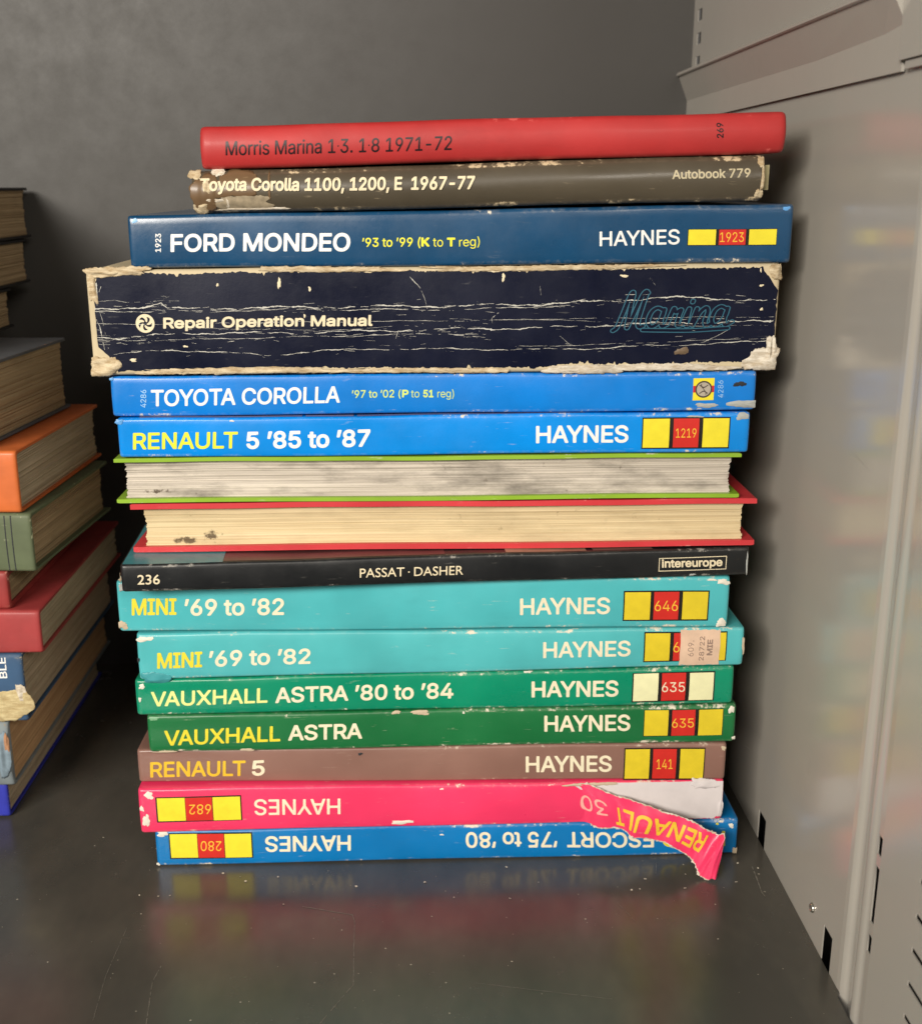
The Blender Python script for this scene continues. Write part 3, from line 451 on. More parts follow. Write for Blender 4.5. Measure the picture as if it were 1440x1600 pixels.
# print and wear on the spines: (mm along the spine, fraction of its height)
TEXT = [
    ('red', 'title_lettering', 'Morris Marina 1·3. 1·8 1971-72', 'A', 0.012, 'ink', (10.0, 0.315), (100.2, 0.273), (10.3, 0.643)),
    ('red', 'number_lettering', '269', 'A', 0.03, 'ink', (210.0, 0.4), (209.6, 0.767), (207.3, 0.404)),
    ('auto', 'title_lettering', 'Toyota Corolla 1100, 1200, E  1967-77', 'A', 0.045, 'cream', (3.3, 0.527), (113.7, 0.419), (3.6, 0.83)),
    ('auto', 'series_lettering', 'Autobook 779', 'A', 0.035, 'dimcream', (194.3, 0.517), (226.4, 0.528), (194.2, 0.713)),
    ('mondeo', 'number_lettering', '1923', 'A', 0.03, 'white', (12.7, 0.305), (13.3, 0.655), (10.4, 0.307)),
    ('mondeo', 'title_lettering', 'FORD MONDEO', 'A', 0.04, 'white', (16.6, 0.303), (89.8, 0.287), (17.1, 0.64)),
    ('mondeo', 'years_lettering', '’93 to ’99 (', 'A', 0.02, 'yellow', (94.9, 0.367), (118.8, 0.365), (95.0, 0.53)),
    ('mondeo', 'years_lettering', 'K', 'A', 0.07, 'yellow', (119.1, 0.365), (122.5, 0.363), (119.1, 0.527)),
    ('mondeo', 'years_lettering', 'to', 'A', 0.0, 'yellow', (123.9, 0.362), (128.1, 0.36), (123.9, 0.524)),
    ('mondeo', 'years_lettering', 'T', 'A', 0.07, 'yellow', (129.7, 0.359), (133.1, 0.357), (129.7, 0.52)),
    ('mondeo', 'years_lettering', 'reg)', 'A', 0.0, 'yellow', (134.7, 0.356), (143.2, 0.363), (134.7, 0.517)),
    ('mondeo', 'publisher_lettering', 'HAYNES', 'A', 0.02, 'white', (192.9, 0.314), (226.3, 0.331), (192.7, 0.573)),
    ('marina', 'title_lettering', 'Repair Operation Manual', 'A', 0.05, 'cream', (30.0, 0.447), (116.8, 0.454), (30.3, 0.551)),
    ('toy', 'number_lettering', '4286', 'A', 0.02, 'paleblue', (14.3, 0.228), (14.9, 0.676), (11.9, 0.23)),
    ('toy', 'title_lettering', 'TOYOTA COROLLA', 'A', 0.03, 'white', (16.3, 0.259), (96.3, 0.295), (16.8, 0.675)),
    ('toy', 'years_lettering', '’97 to ’02 (', 'A', 0.02, 'paleyellow', (101.5, 0.406), (122.3, 0.41), (101.6, 0.6)),
    ('toy', 'years_lettering', 'P', 'A', 0.06, 'paleyellow', (122.8, 0.41), (125.6, 0.409), (122.9, 0.605)),
    ('toy', 'years_lettering', 'to', 'A', 0.0, 'paleyellow', (126.6, 0.408), (130.2, 0.406), (126.7, 0.603)),
    ('toy', 'years_lettering', '51', 'A', 0.05, 'paleyellow', (131.8, 0.405), (136.2, 0.403), (131.9, 0.6)),
    ('toy', 'years_lettering', 'reg)', 'A', 0.0, 'paleyellow', (137.9, 0.402), (145.0, 0.398), (137.9, 0.597)),
    ('toy', 'number_lettering', '4286', 'A', 0.0, 'paleblue', (261.1, 0.334), (260.6, 0.781), (258.8, 0.335)),
    ('r5', 'title_lettering', 'RENAULT', 'A', 0.03, 'yellow', (5.8, 0.207), (50.2, 0.229), (6.4, 0.636)),
    ('r5', 'years_lettering', '5 ’85 to ’87', 'A', 0.045, 'white', (54.0, 0.21), (106.9, 0.244), (54.3, 0.653)),
    ('r5', 'publisher_lettering', 'HAYNES', 'A', 0.035, 'white', (178.5, 0.265), (218.7, 0.274), (178.4, 0.701)),
    ('passat', 'number_lettering', '236', 'B', 0.015, 'cream', (6.7, 0.29), (16.1, 0.29), (7.0, 0.639)),
    ('passat', 'title_lettering', 'PASSAT · DASHER', 'B', 0.005, 'cream', (101.6, 0.316), (146.8, 0.303), (101.7, 0.641)),
    ('passat', 'publisher_lettering', 'intereurope', 'A', 0.045, 'cream', (235.9, 0.377), (263.7, 0.36), (235.7, 0.678)),
    ('mini1', 'title_lettering', 'MINI', 'A', 0.035, 'dullyellow', (5.8, 0.33), (25.6, 0.335), (6.4, 0.664)),
    ('mini1', 'years_lettering', '’69 to ’82', 'A', 0.035, 'palecream', (29.2, 0.32), (73.3, 0.328), (29.7, 0.654)),
    ('mini1', 'publisher_lettering', 'HAYNES', 'A', 0.03, 'palecream', (179.2, 0.273), (220.0, 0.283), (179.1, 0.605)),
    ('mini2', 'title_lettering', 'MINI', 'A', 0.035, 'dullyellow', (8.2, 0.251), (28.3, 0.259), (8.8, 0.601)),
    ('mini2', 'years_lettering', '’69 to ’82', 'A', 0.035, 'palecream', (31.4, 0.256), (77.0, 0.282), (31.9, 0.611)),
    ('mini2', 'publisher_lettering', 'HAYNES', 'A', 0.03, 'palecream', (182.7, 0.325), (222.8, 0.314), (182.6, 0.721)),
    ('va1', 'title_lettering', 'VAUXHALL', 'A', 0.03, 'paleyellow2', (6.5, 0.26), (59.4, 0.302), (7.0, 0.679)),
    ('va1', 'years_lettering', 'ASTRA ’80 to ’84', 'A', 0.035, 'palecream', (62.9, 0.28), (144.4, 0.304), (63.2, 0.712)),
    ('va1', 'publisher_lettering', 'HAYNES', 'A', 0.035, 'palecream', (180.5, 0.296), (220.7, 0.283), (180.4, 0.736)),
    ('va2', 'title_lettering', 'VAUXHALL', 'A', 0.03, 'dullyellow', (7.0, 0.188), (60.2, 0.268), (7.5, 0.608)),
    ('va2', 'years_lettering', 'ASTRA', 'A', 0.035, 'palecream', (63.8, 0.281), (98.0, 0.295), (64.1, 0.7)),
    ('va2', 'publisher_lettering', 'HAYNES', 'A', 0.03, 'palecream', (182.6, 0.375), (222.8, 0.365), (182.4, 0.808)),
    ('r5b', 'title_lettering', 'RENAULT', 'A', 0.03, 'orangeyellow', (5.3, 0.157), (49.7, 0.196), (5.8, 0.635)),
    ('r5b', 'number_lettering', '5', 'A', 0.04, 'palecream', (52.7, 0.195), (58.7, 0.212), (53.1, 0.662)),
    ('r5b', 'publisher_lettering', 'HAYNES', 'A', 0.03, 'palecream', (181.2, 0.232), (221.8, 0.232), (181.0, 0.69)),
    ('r30', 'publisher_lettering', 'HAYNES', 'A', 0.02, 'palecream', (93.6, 0.725), (53.4, 0.729), (93.4, 0.361)),
    ('r30', 'number_lettering', '30', 'A', 0.015, 'pinkcream', (218.8, 0.691), (206.6, 0.687), (219.0, 0.355)),
    ('esc', 'publisher_lettering', 'HAYNES', 'A', 0.03, 'palecream', (92.1, 0.777), (51.6, 0.81), (91.9, 0.333)),
    ('esc', 'title_lettering', 'ESCORT', 'A', 0.03, 'palecream', (237.1, 0.706), (195.1, 0.759), (237.5, 0.257)),
    ('esc', 'years_lettering', '’75 to ’80', 'A', 0.03, 'palecream', (190.5, 0.765), (146.6, 0.801), (190.7, 0.317)),
    ('esc', 'maker_lettering', 'FORD', 'A', 0.03, 'dullyellow', (271.6, 0.682), (241.1, 0.701), (272.1, 0.231)),
]
BADGE = [
    ('mondeo', ((229.5, 0.307), (266.9, 0.591)), [((229.8, 0.318), (241.3, 0.583)), ((242.6, 0.318), (253.8, 0.582)), ((255.2, 0.318), (266.7, 0.581))], '1923', ((243.1, 0.368), (253.1, 0.368), (242.9, 0.533)), 'badge_yellow'),
    ('r5', ((224.5, 0.109), (263.0, 0.897)), [((225.0, 0.141), (236.5, 0.864)), ((238.2, 0.143), (249.4, 0.864)), ((251.1, 0.144), (262.5, 0.865))], '1219', ((239.4, 0.392), (248.4, 0.393), (239.2, 0.617)), 'badge_yellow'),
    ('mini1', ((225.9, 0.139), (265.0, 0.743)), [((226.5, 0.165), (238.2, 0.715)), ((239.8, 0.167), (251.2, 0.716)), ((252.9, 0.169), (264.4, 0.718))], '646', ((240.3, 0.34), (250.9, 0.341), (240.1, 0.544)), 'badge_dull'),
    ('mini2', ((228.8, 0.142), (267.1, 0.917)), [((229.4, 0.174), (240.8, 0.883)), ((242.5, 0.167), (253.6, 0.883)), ((255.3, 0.16), (266.6, 0.884))], '646', ((242.5, 0.393), (253.2, 0.389), (242.3, 0.659)), 'badge_dull'),
    ('va1', ((227.0, 0.099), (265.4, 0.898)), [((227.6, 0.134), (239.1, 0.879)), ((240.7, 0.128), (251.8, 0.872)), ((253.6, 0.123), (264.8, 0.864))], '635', ((240.9, 0.374), (251.6, 0.368), (240.6, 0.635)), 'badge_cream'),
    ('va2', ((229.0, 0.201), (266.3, 0.913)), [((229.3, 0.219), (240.5, 0.906)), ((242.2, 0.214), (253.1, 0.901)), ((254.8, 0.208), (266.0, 0.896))], '635', ((242.3, 0.439), (252.6, 0.435), (242.1, 0.682)), 'badge_dull'),
    ('r5b', ((227.4, -0.005), (265.8, 0.892)), [((228.0, 0.032), (239.5, 0.857)), ((241.1, 0.037), (252.2, 0.857)), ((254.0, 0.041), (265.3, 0.857))], '141', ((243.0, 0.315), (250.6, 0.317), (242.8, 0.582)), 'badge_dull'),
    ('r30', ((7.8, 0.256), (47.5, 0.831)), [((8.5, 0.285), (21.3, 0.808)), ((21.5, 0.279), (33.9, 0.805)), ((34.2, 0.273), (46.9, 0.802))], '682', ((33.4, 0.651), (23.3, 0.654), (33.1, 0.429)), 'badge_yellow'),
    ('esc', ((6.3, 0.203), (45.6, 0.938)), [((6.9, 0.239), (19.6, 0.914)), ((19.8, 0.232), (32.2, 0.908)), ((32.5, 0.225), (45.0, 0.901))], '280', ((31.0, 0.706), (21.3, 0.712), (30.7, 0.43)), 'badge_yellow'),
]
CHIP = [
    ('r30', 5.0, 0.871, 4.1, 3.3, 'paper', 0.3),
    ('r30', 2.9, 0.305, 3.0, 6.6, 'paper', 0.3),
    ('r30', 122.2, 0.131, 9.9, 2.2, 'paper', 0.3),
    ('r30', 1.3, 0.584, 1.7, 2.8, 'paper', 0.2),
    ('r30', 141.1, 0.914, 1.7, 0.8, 'paper', 0.1),
    ('esc', 3.6, 0.925, 5.0, 2.5, 'paper', 0.4),
    ('esc', 274.5, 0.828, 2.2, 2.5, 'paper', 0.3),
    ('esc', 277.3, 0.073, 2.5, 4.4, 'oldpaper', 0.5),
    ('esc', 135.3, 0.741, 1.7, 0.8, 'paper', 0.1),
    ('esc', 0.4, 0.062, 1.7, 1.4, 'paper', 0.2),
    ('esc', 267.6, 0.892, 1.4, 1.1, 'dullyellow', 0.1),
    ('mini1', 0.9, 0.138, 5.0, 3.9, 'oldpaper', 0.6),
    ('mini1', 271.1, 0.909, 5.5, 2.5, 'paper', 0.6),
    ('mini1', 271.2, 0.096, 4.7, 3.6, 'paper', 0.6),
    ('mini1', 265.8, 0.949, 3.9, 1.1, 'paper', 0.2),
    ('mini2', 3.5, 0.896, 7.2, 2.2, 'paper', 0.5),
    ('mini2', -0.0, 0.455, 1.1, 2.5, 'darkspot', 0.1),
    ('mini2', 274.7, 0.546, 1.1, 8.2, 'oldpaper', 0.2),
    ('va1', 178.8, 1.001, 3.6, 1.4, 'paper', 0.3),
    ('va1', 1.8, 0.467, 1.4, 1.9, 'paper', 0.2),
    ('va1', 3.1, 0.829, 2.8, 2.2, 'paper', 0.4),
    ('va2', 113.9, 0.972, 4.1, 1.7, 'oldpaper', 0.4),
    ('va2', 124.9, 0.959, 8.8, 2.2, 'oldpaper', 0.4),
    ('va2', 269.9, 0.883, 2.5, 3.6, 'paper', 0.5),
    ('va2', 44.7, 0.04, 6.1, 1.4, 'oldpaper', 0.2),
    ('va2', 6.7, -0.005, 12.1, 1.7, 'oldpaper', 0.3),
    ('va2', 272.0, 0.119, 1.9, 1.9, 'paper', 0.3),
    ('va2', 145.0, 0.919, 1.1, 1.1, 'paper', 0.2),
    ('va2', 3.0, 0.926, 5.0, 1.4, 'palegreen', 0.2),
    ('r5b', 103.6, 0.836, 1.9, 1.4, 'darkspot', 0.1),
    ('r5b', 274.3, 0.876, 1.9, 2.5, 'oldpaper', 0.2),
    ('r5', 268.3, 0.914, 6.1, 2.8, 'greypaper', 0.5),
    ('r5', 0.3, 0.918, 2.8, 1.9, 'blueworn', 0.3),
    ('r5', 48.4, 0.934, 1.7, 0.8, 'paper', 0.1),
    ('r5', 247.3, 0.912, 6.6, 0.8, 'greypaper', 0.2),
    ('toy', 269.9, 0.163, 11.6, 3.6, 'greypaper', 1.0),
    ('toy', 254.0, 0.139, 8.2, 2.2, 'greypaper', 0.5),
    ('toy', 267.9, 0.678, 5.0, 2.2, 'darkspot', 0.1),
    ('toy', 0.5, 0.936, 1.7, 1.4, 'blueworn', 0.2),
    ('mondeo', 3.0, 0.903, 1.9, 1.9, 'paleblue', 0.2),
    ('mondeo', 270.1, 0.928, 3.3, 1.4, 'blueworn', 0.2),
    ('passat', -1.2, 0.496, 2.2, 7.2, 'oldpaper', 0.5),
    ('passat', 274.9, 0.428, 0.8, 9.9, 'greypaper', 0.3),
    ('passat', 250.1, 0.089, 3.0, 0.8, 'greypaper', 0.2),
    ('marina', 279.6, 0.941, 0.6, 1.9, 'cream', 0.2),
    ('marina', 280.3, 0.799, 1.7, 0.9, 'cream', 0.3),
    ('marina', 281.0, 0.579, 1.1, 1.3, 'cream', 0.3),
    ('marina', 53.4, 0.853, 0.9, 1.3, 'cream', 0.2),
    ('marina', 78.7, 0.859, 1.3, 4.2, 'cream', 0.2),
    ('marina', 91.2, 0.803, 1.1, 1.7, 'cream', 0.2),
    ('marina', 171.5, 0.905, 1.3, 3.0, 'cream', 0.2),
    ('marina', 222.1, 0.9, 3.0, 1.1, 'cream', 0.2),
    ('marina', 38.7, 0.274, 1.9, 0.8, 'cream', 0.2),
    ('marina', 16.6, 0.148, 2.7, 1.3, 'cream', 0.3),
    ('marina', 248.0, 0.186, 5.7, 3.0, 'oldbrown', 0.6),
    ('marina', 88.7, 0.551, 0.9, 1.3, 'cream', 0.2),
]
CREASE = [
    ([(-2.0, 0.63), (25.4, 0.661), (29.9, 0.69), (32.4, 0.635), (79.3, 0.631), (111.2, 0.637), (148.5, 0.641), (188.8, 0.651), (215.7, 0.67), (237.4, 0.695), (261.8, 0.678), (288.1, 0.655)], 0.9),
    ([(0.3, 0.618), (42.3, 0.609), (87.2, 0.612), (148.5, 0.605), (202.3, 0.636)], 0.5),
    ([(-1.4, 0.502), (15.6, 0.493), (49.9, 0.492), (100.3, 0.494), (148.5, 0.503), (202.4, 0.51), (229.6, 0.505), (288.4, 0.506)], 0.3),
    ([(-0.5, 0.386), (12.5, 0.359), (39.1, 0.403), (73.5, 0.39), (127.0, 0.41), (148.5, 0.424), (191.7, 0.428), (229.7, 0.451), (288.2, 0.464)], 0.75),
    ([(-0.2, 0.343), (25.7, 0.338), (73.4, 0.347), (110.9, 0.364), (148.5, 0.381), (164.7, 0.372)], 0.4),
    ([(8.0, 0.206), (30.7, 0.239), (49.2, 0.223), (73.1, 0.175), (94.6, 0.22), (121.5, 0.234), (148.5, 0.235), (183.7, 0.222), (211.0, 0.224), (235.6, 0.244), (257.5, 0.252), (288.3, 0.283)], 0.55),
    ([(175.5, 0.254), (202.7, 0.256), (230.0, 0.269), (271.1, 0.298), (288.2, 0.307)], 0.25),
    ([(132.6, 0.913), (136.8, 0.805), (138.9, 0.697), (139.9, 0.601)], 0.5),
    ([(4.0, 0.894), (4.0, 0.774), (1.4, 0.63), (4.0, 0.471), (5.3, 0.237)], 0.7),
    ([(5.9, 0.858), (3.3, 0.714), (5.3, 0.532), (6.9, 0.255)], 0.4),
    ([(169.7, 0.571), (166.8, 0.511), (167.1, 0.414)], 0.7),
    ([(186.8, 0.818), (187.4, 0.723)], 0.3),
    ([(232.9, 0.88), (235.5, 0.796)], 0.25),
    ([(267.6, 0.389), (257.5, 0.27), (252.0, 0.241)], 0.3),
    ([(195.3, 0.354), (200.0, 0.262)], 0.25),
    ([(126.4, 0.325), (127.5, 0.398), (132.4, 0.409)], 0.35),
    ([(1.7, 0.714), (11.2, 0.724), (17.6, 0.699), (28.1, 0.708)], 0.35),
    ([(148.5, 0.521), (202.5, 0.492), (257.1, 0.421), (284.5, 0.428)], 0.2),
    ([(41.9, 0.451), (94.9, 0.41), (132.4, 0.457)], 0.2),
]
FLAP = [
    ([0.0669, 0.487, 0.0419], [0.0674, 0.486, 0.0188]),
    ([0.0745, 0.4866, 0.0413], [0.078, 0.4856, 0.0184]),
    ([0.0805, 0.486, 0.0399], [0.0841, 0.485, 0.0187]),
    ([0.0879, 0.4845, 0.0368], [0.0914, 0.4835, 0.0194]),
    ([0.0944, 0.483, 0.0352], [0.0958, 0.482, 0.0188]),
    ([0.104, 0.4805, 0.0327], [0.1, 0.4795, 0.0165]),
    ([0.1128, 0.4785, 0.03], [0.1087, 0.4775, 0.0162]),
    ([0.1207, 0.477, 0.028], [0.1151, 0.476, 0.0152]),
    ([0.1274, 0.4755, 0.0254], [0.1219, 0.4745, 0.0112]),
    ([0.1333, 0.474, 0.0225], [0.1263, 0.473, 0.0083]),
    ([0.1381, 0.4725, 0.0206], [0.1285, 0.4715, 0.0052]),
    ([0.1401, 0.47, 0.022], [0.1293, 0.469, 0.0027]),
    ([0.1394, 0.4685, 0.0166], [0.1323, 0.4675, 0.0009]),
    ([0.1376, 0.468, 0.0014], [0.1349, 0.467, 0.0015]),
]
MARK = {'roundel': (22.7, 0.498), 'script': ((217.6, 0.381), (268.7, 0.395), (217.0, 0.759)), 'haynes_logo': ((247.8, 0.275), (256.9, 0.848)), 'sticker': ((245.5, 0.053), (263.8, 0.96)), 'intereurope': ((234.5, 0.241), (265.5, 0.726))}

# ------------------------------------------------------------------ the steel cabinet
def metal(name, rgb, rough, coat=0., mottled=.05, bumps=.25, spec=.5, smear_sheen=0., warp=25., blotch=.25):
    t = NT(name); c = srgb(*rgb)
    a = t.noise(5, 4, .55); f = t.noise(1300, 2, .5); m = t.noise(60, 5, .7)
    col = t.mix(t.rng(a, .3, .7), mul(c, 1-mottled), mul(c, 1+mottled))
    col = t.mix(t.rng(m, .58, .8, 0, blotch), col, mul(c, .8))
    if smear_sheen:  # pale smears, with a smudgy sheen put into the colour
        sm = t.noise(9, 5, .7, stretch=(1, .5, 1)); col = t.mix(t.rng(sm, .40, .66, 0, smear_sheen), col, srgb(120, 112, 100))
    t.setc(col)
    t.rough(t.math('ADD', t.rng(m, .3, .7, rough-.04, rough+.05), t.rng(a, .3, .7, -.03, .04)))
    t.b.inputs['Specular IOR Level'].default_value = spec
    t.b.inputs['Coat Weight'].default_value = coat; t.b.inputs['Coat Roughness'].default_value = .3
    t.bump(t.math('ADD', f, t.math('MULTIPLY', t.noise(11, 2, .4), warp)), .00006, bumps)
    return t.m
m_floor = metal('dark_enamelled_steel', FLOORC, .235, mottled=.12, bumps=.10, smear_sheen=.30, spec=.6)
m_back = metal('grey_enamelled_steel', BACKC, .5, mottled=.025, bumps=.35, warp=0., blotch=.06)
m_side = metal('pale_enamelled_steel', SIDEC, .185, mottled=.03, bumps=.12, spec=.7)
m_rail = metal('bracket_enamel', SIDEC, .42, mottled=.03, bumps=.25, spec=.4)
m_zinc = plain('zinc_screw', (190, 185, 175), .25, .1); m_zinc.node_tree.nodes['Principled BSDF'].inputs['Metallic'].default_value = .9

# shelf bottom: a folded sheet whose right side is cut back to clear the side panel's post
P = [(-.62, .285), (.1650, .285), (.1650, .368), (.1652, .3705), (.1653, .3735), (.1654, .3790), (.1654, .3860), (.1668, .3885), (.1668, .7355), (-.62, .7355)]
V = [(x, y, 0) for x, y in P]+[(x, y, -.0012) for x, y in P]; k = len(P)
F = [tuple(range(k)), tuple(range(k, 2*k))[::-1]]+[(i, k+i, k+(i+1) % k, (i+1) % k) for i in range(k)]
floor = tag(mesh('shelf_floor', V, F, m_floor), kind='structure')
#bv = floor.modifiers.new('bevel', 'BEVEL'); bv.width = .0004; bv.segments = 2; bv.limit_method = 'ANGLE'
# back sheet
V, F = [], []; boxvf(-.62, .1695, .736, .7375, -.05, .62, V, F)
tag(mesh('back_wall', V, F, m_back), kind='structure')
# far side and upper shelf of the same compartment (out of view, they shade it as the cabinet does)
V, F = [], []; boxvf(-.622, -.620, .29, .736, -.05, .62, V, F)
tag(mesh('side_wall', V, F, m_side), kind='structure')
V, F = [], []; boxvf(-.62, .158, UPY, .7355, .575, .577, V, F); boxvf(-.62, .158, UPY, UPY+.0015, .55, .575, V, F)
tag(mesh('upper_shelf', V, F, m_side), kind='structure')

# side panel with its pressed post, slots and louvres
def xprof(y):
    K = [(.28, .1656), (.3634, .1656), (.3657, .1658), (.3700, .1682), (.3722, .1672), (.3745, .1664), (.3835, .1690), (.3855, .1694), (.3890, .1672), (.392, .1670), (.8, .1670)]
    for (a, xa), (b_, xb) in zip(K, K[1:]):
        if a <= y <= b_: return xa+(xb-xa)*(y-a)/(b_-a)
    return .167
holes = [(.4930, .5045, -.06, .0152), (.4005, .4105, -.06, .0162)]
small = [(.7165, .7262, z-.0032, z+.0032) for z in (.3822, .3952, .4080, .4208)]
small += [(.3618, .3655, .0782, .0860), (.3618, .3655, .0499, .0735), (.3618, .3655, .0371, .0447)]
louvre = [(.300, .3310, z-.0011, z+.0011) for z in (.0365, .0497, .0630, .0763, .0896)]
allh = holes+small+louvre
ys = sorted(set([.285, .3618, .3655, .368, .3700, .3722, .3745, .377, .380, .3835, .3855, .387, .3890, .392, .736]+[v for h in allh for v in h[:2]]+[.43, .46, .55, .60, .65, .70]))
zs = sorted(set([-.06, .62, .0]+[v for h in allh for v in h[2:]]+[.05, .1, .15, .2, .25, .3, .34, .36]))
V, F = [], []; idx = {}
def vid(y, z, dx=0):
    k = (y, z, dx)
    if k not in idx: idx[k] = len(V); V.append((xprof(y)+dx, y, z))
    return idx[k]
for a, b_ in zip(ys, ys[1:]):
    for c, d in zip(zs, zs[1:]):
        ym, zm = (a+b_)/2, (c+d)/2
        if any(h[0] < ym < h[1] and h[2] < zm < h[3] for h in allh): continue
        F.append((vid(a, c), vid(a, d), vid(b_, d), vid(b_, c)))
panel = empty('side_panel', (0, 0, 0)); tag(panel, kind='structure')
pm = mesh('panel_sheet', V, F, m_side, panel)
for p in pm.data.polygons: p.use_smooth = .3656 < p.center.y < .3889
so = pm.modifiers.new('thickness', 'SOLIDIFY'); so.thickness = .0005; so.offset = 1 if False else -1
# hollow behind the panel
V, F = [], []; boxvf(.190, .192, .285, .737, -.061, .621, V, F); boxvf(.1700, .190, .285, .2865, -.061, .621, V, F); boxvf(.1690, .190, .287, .736, .6205, .6215, V, F); boxvf(.1690, .190, .287, .736, -.0612, -.0602, V, F); boxvf(.1712, .190, .7362, .7372, -.06, .62, V, F); mesh('outer_skin', V, F, m_back, panel)
# screw
def screw(y, z, x=.167, r=.0021):
    V, F = [], []; n = 20
    for k, (rr, h) in enumerate(((1, 0), (1, .0006), (.8, .0012), (.55, .0013), (.5, .0007), (.0, .0007))):
        for i in range(n):
            a = 2*math.pi*i/n; V.append((x-h, y+rr*r*math.cos(a), z+rr*r*math.sin(a)))
    for k in range(5):
        for i in range(n): F.append((k*n+i, k*n+(i+1) % n, (k+1)*n+(i+1) % n, (k+1)*n+i))
    return mesh('screw', V, F, m_zinc, panel, smooth=True)
screw(.4239, .0147)
# bracket rail that carries the upper shelf: lip, sloping underside, plate with a shadow gap below
P = [(.1668, .3790), (.1588, .3774), (.1580, .3766), (.1580, .3757), (.1586, .3752), (.1596, .3750), (.1650, .3615), (.1650, .3496), (.1662, .3496)]
V, F = [], []; ybr = [.412, .4124, .43, .50, .60, .7352, .7357]
for y in ybr:
    for x, z in P:
        V.append((x, y, z+(.0035*max(0, (.45-y)/.04)**1 if z < .37 and z > .355 and y < .45 else 0)))
n = len(P)
for j in range(len(ybr)-1):
    for i in range(n-1): F.append((j*n+i, j*n+i+1, (j+1)*n+i+1, (j+1)*n+i))
F.append(tuple(range(n))[::-1]); F.append(tuple((len(ybr)-1)*n+i for i in range(n)))
rail = mesh('bracket_rail', V, F, m_rail, panel)
V, F = [], []
boxvf(.1620, .1660, .300, .4115, .3745, .3775, V, F); boxvf(.1636, .1668, .300, .4115, .3530, .3740, V, F); boxvf(.1648, .1668, .3900, .4085, .3500, .3526, V, F)
mesh('bracket_tab', V, F, m_side, panel)

def wall_marks():
    rnd = random.Random(12); V, F = [], []
    for i in range(12):
        y, z = rnd.uniform(.392, .60), rnd.uniform(.01, .34); a = rnd.uniform(-.5, .5)+(math.pi/2 if rnd.random() < .3 else 0); l = rnd.choice((.003, .006, .012, .02)); w = rnd.uniform(.00008, .0002)
        dy, dz = math.cos(a)*l, math.sin(a)*l; k = len(V)
        V += [(.16692, y, z), (.16692, y+dy*.5, z+dz*.5+w), (.16692, y+dy, z+dz), (.16692, y+dy*.5, z+dz*.5-w)]; F.append((k, k+1, k+2, k+3))
    return tag(mesh('scratches', V, F, plain('scuffed_enamel', (158, 152, 142), .5, .1), panel), kind='stuff')
wall_marks()
# scratches, smears and dust on the enamel
def flat_ribbon(pts, w, seed, z=.00015, gaps=.1):
    rnd = random.Random(seed); V, F = [], []; prev = None
    for (x0, y0), (x1, y1) in zip(pts, pts[1:]):
        d = math.hypot(x1-x0, y1-y0); n = max(1, int(d/.0012)); ux, uy = (x1-x0)/d, (y1-y0)/d
        for i in range(n+1):
            t = i/n; x = x0+(x1-x0)*t+rnd.uniform(-1, 1)*.00008; y = y0+(y1-y0)*t+rnd.uniform(-1, 1)*.00008; ww = w*(.3+.7*rnd.random())*.5
            a, c = (x-uy*ww, y+ux*ww, z), (x+uy*ww, y-ux*ww, z)
            if prev and rnd.random() > gaps:
                k = len(V); V += [prev[0], prev[1], c, a]; F.append((k, k+1, k+2, k+3))
            prev = (a, c)
    return V, F
m_scr = plain('worn_enamel', (116, 111, 102), .5, .15)
V, F = [], []
for pts, w in (([(-.0540, .4545), (-.0312, .4475), (-.0299, .4428), (-.0283, .4004), (-.0334, .391), (-.040, .3785)], .0004), ([(-.1086, .4154), (-.1101, .4055), (-.1068, .378)], .0004),
               ([(-.1290, .4420), (-.1300, .4100), (-.1280, .3800)], .00025), ([(.157, .4779), (.1556, .4572), (.1562, .4540)], .0008), ([(.112, .483), (.110, .474)], .0003), ([(.02, .4, ), (.075, .388)], .0002), ([(.088, .452), (.094, .437)], .0002)):
    v, f = flat_ribbon(pts, w, len(V)); k = len(V); V += v; F += [tuple(i+k for i in q) for q in f]
tag(mesh('floor_scratches', V, F, m_scr), kind='stuff')
m_dust = plain('dust', (150, 142, 128), .8, .1)
rnd = random.Random(4); V, F = [], []
for i in range(230):
    x, y = rnd.uniform(-.30, .16), rnd.uniform(.30, .52); r = rnd.choice((.00016, .0002, .00025, .0004)); k = len(V); n = 6
    V.append((x, y, r*.7))
    for j in range(n):
        a = 2*math.pi*j/n; V.append((x+r*math.cos(a)*rnd.uniform(.6, 1.5), y+r*math.sin(a)*rnd.uniform(.6, 1.3), .00005))
    F += [(k, k+1+j, k+1+(j+1) % n) for j in range(n)]
tag(mesh('dust', V, F, m_dust), kind='stuff')
rnd = random.Random(21); V, F = [], []
for x, y in [(rnd.uniform(-.13, .16), rnd.uniform(.455, .484)) for _ in range(22)]+[(.1570, .4575), (-.1150, .4650), (.04, .482)]:
    n = 5; k = len(V); r = rnd.uniform(.0003, .0008)
    V += [(x+r*math.cos(2*math.pi*j/n)*rnd.uniform(.5, 1.4), y+r*math.sin(2*math.pi*j/n)*rnd.uniform(.5, 1.2), rnd.uniform(.0001, .0005)) for j in range(n)]; F.append(tuple(range(k, k+n)))
tag(mesh('paper_crumbs', V, F, plain('crumb_paper', (190, 182, 166), .8, .1)), kind='stuff')

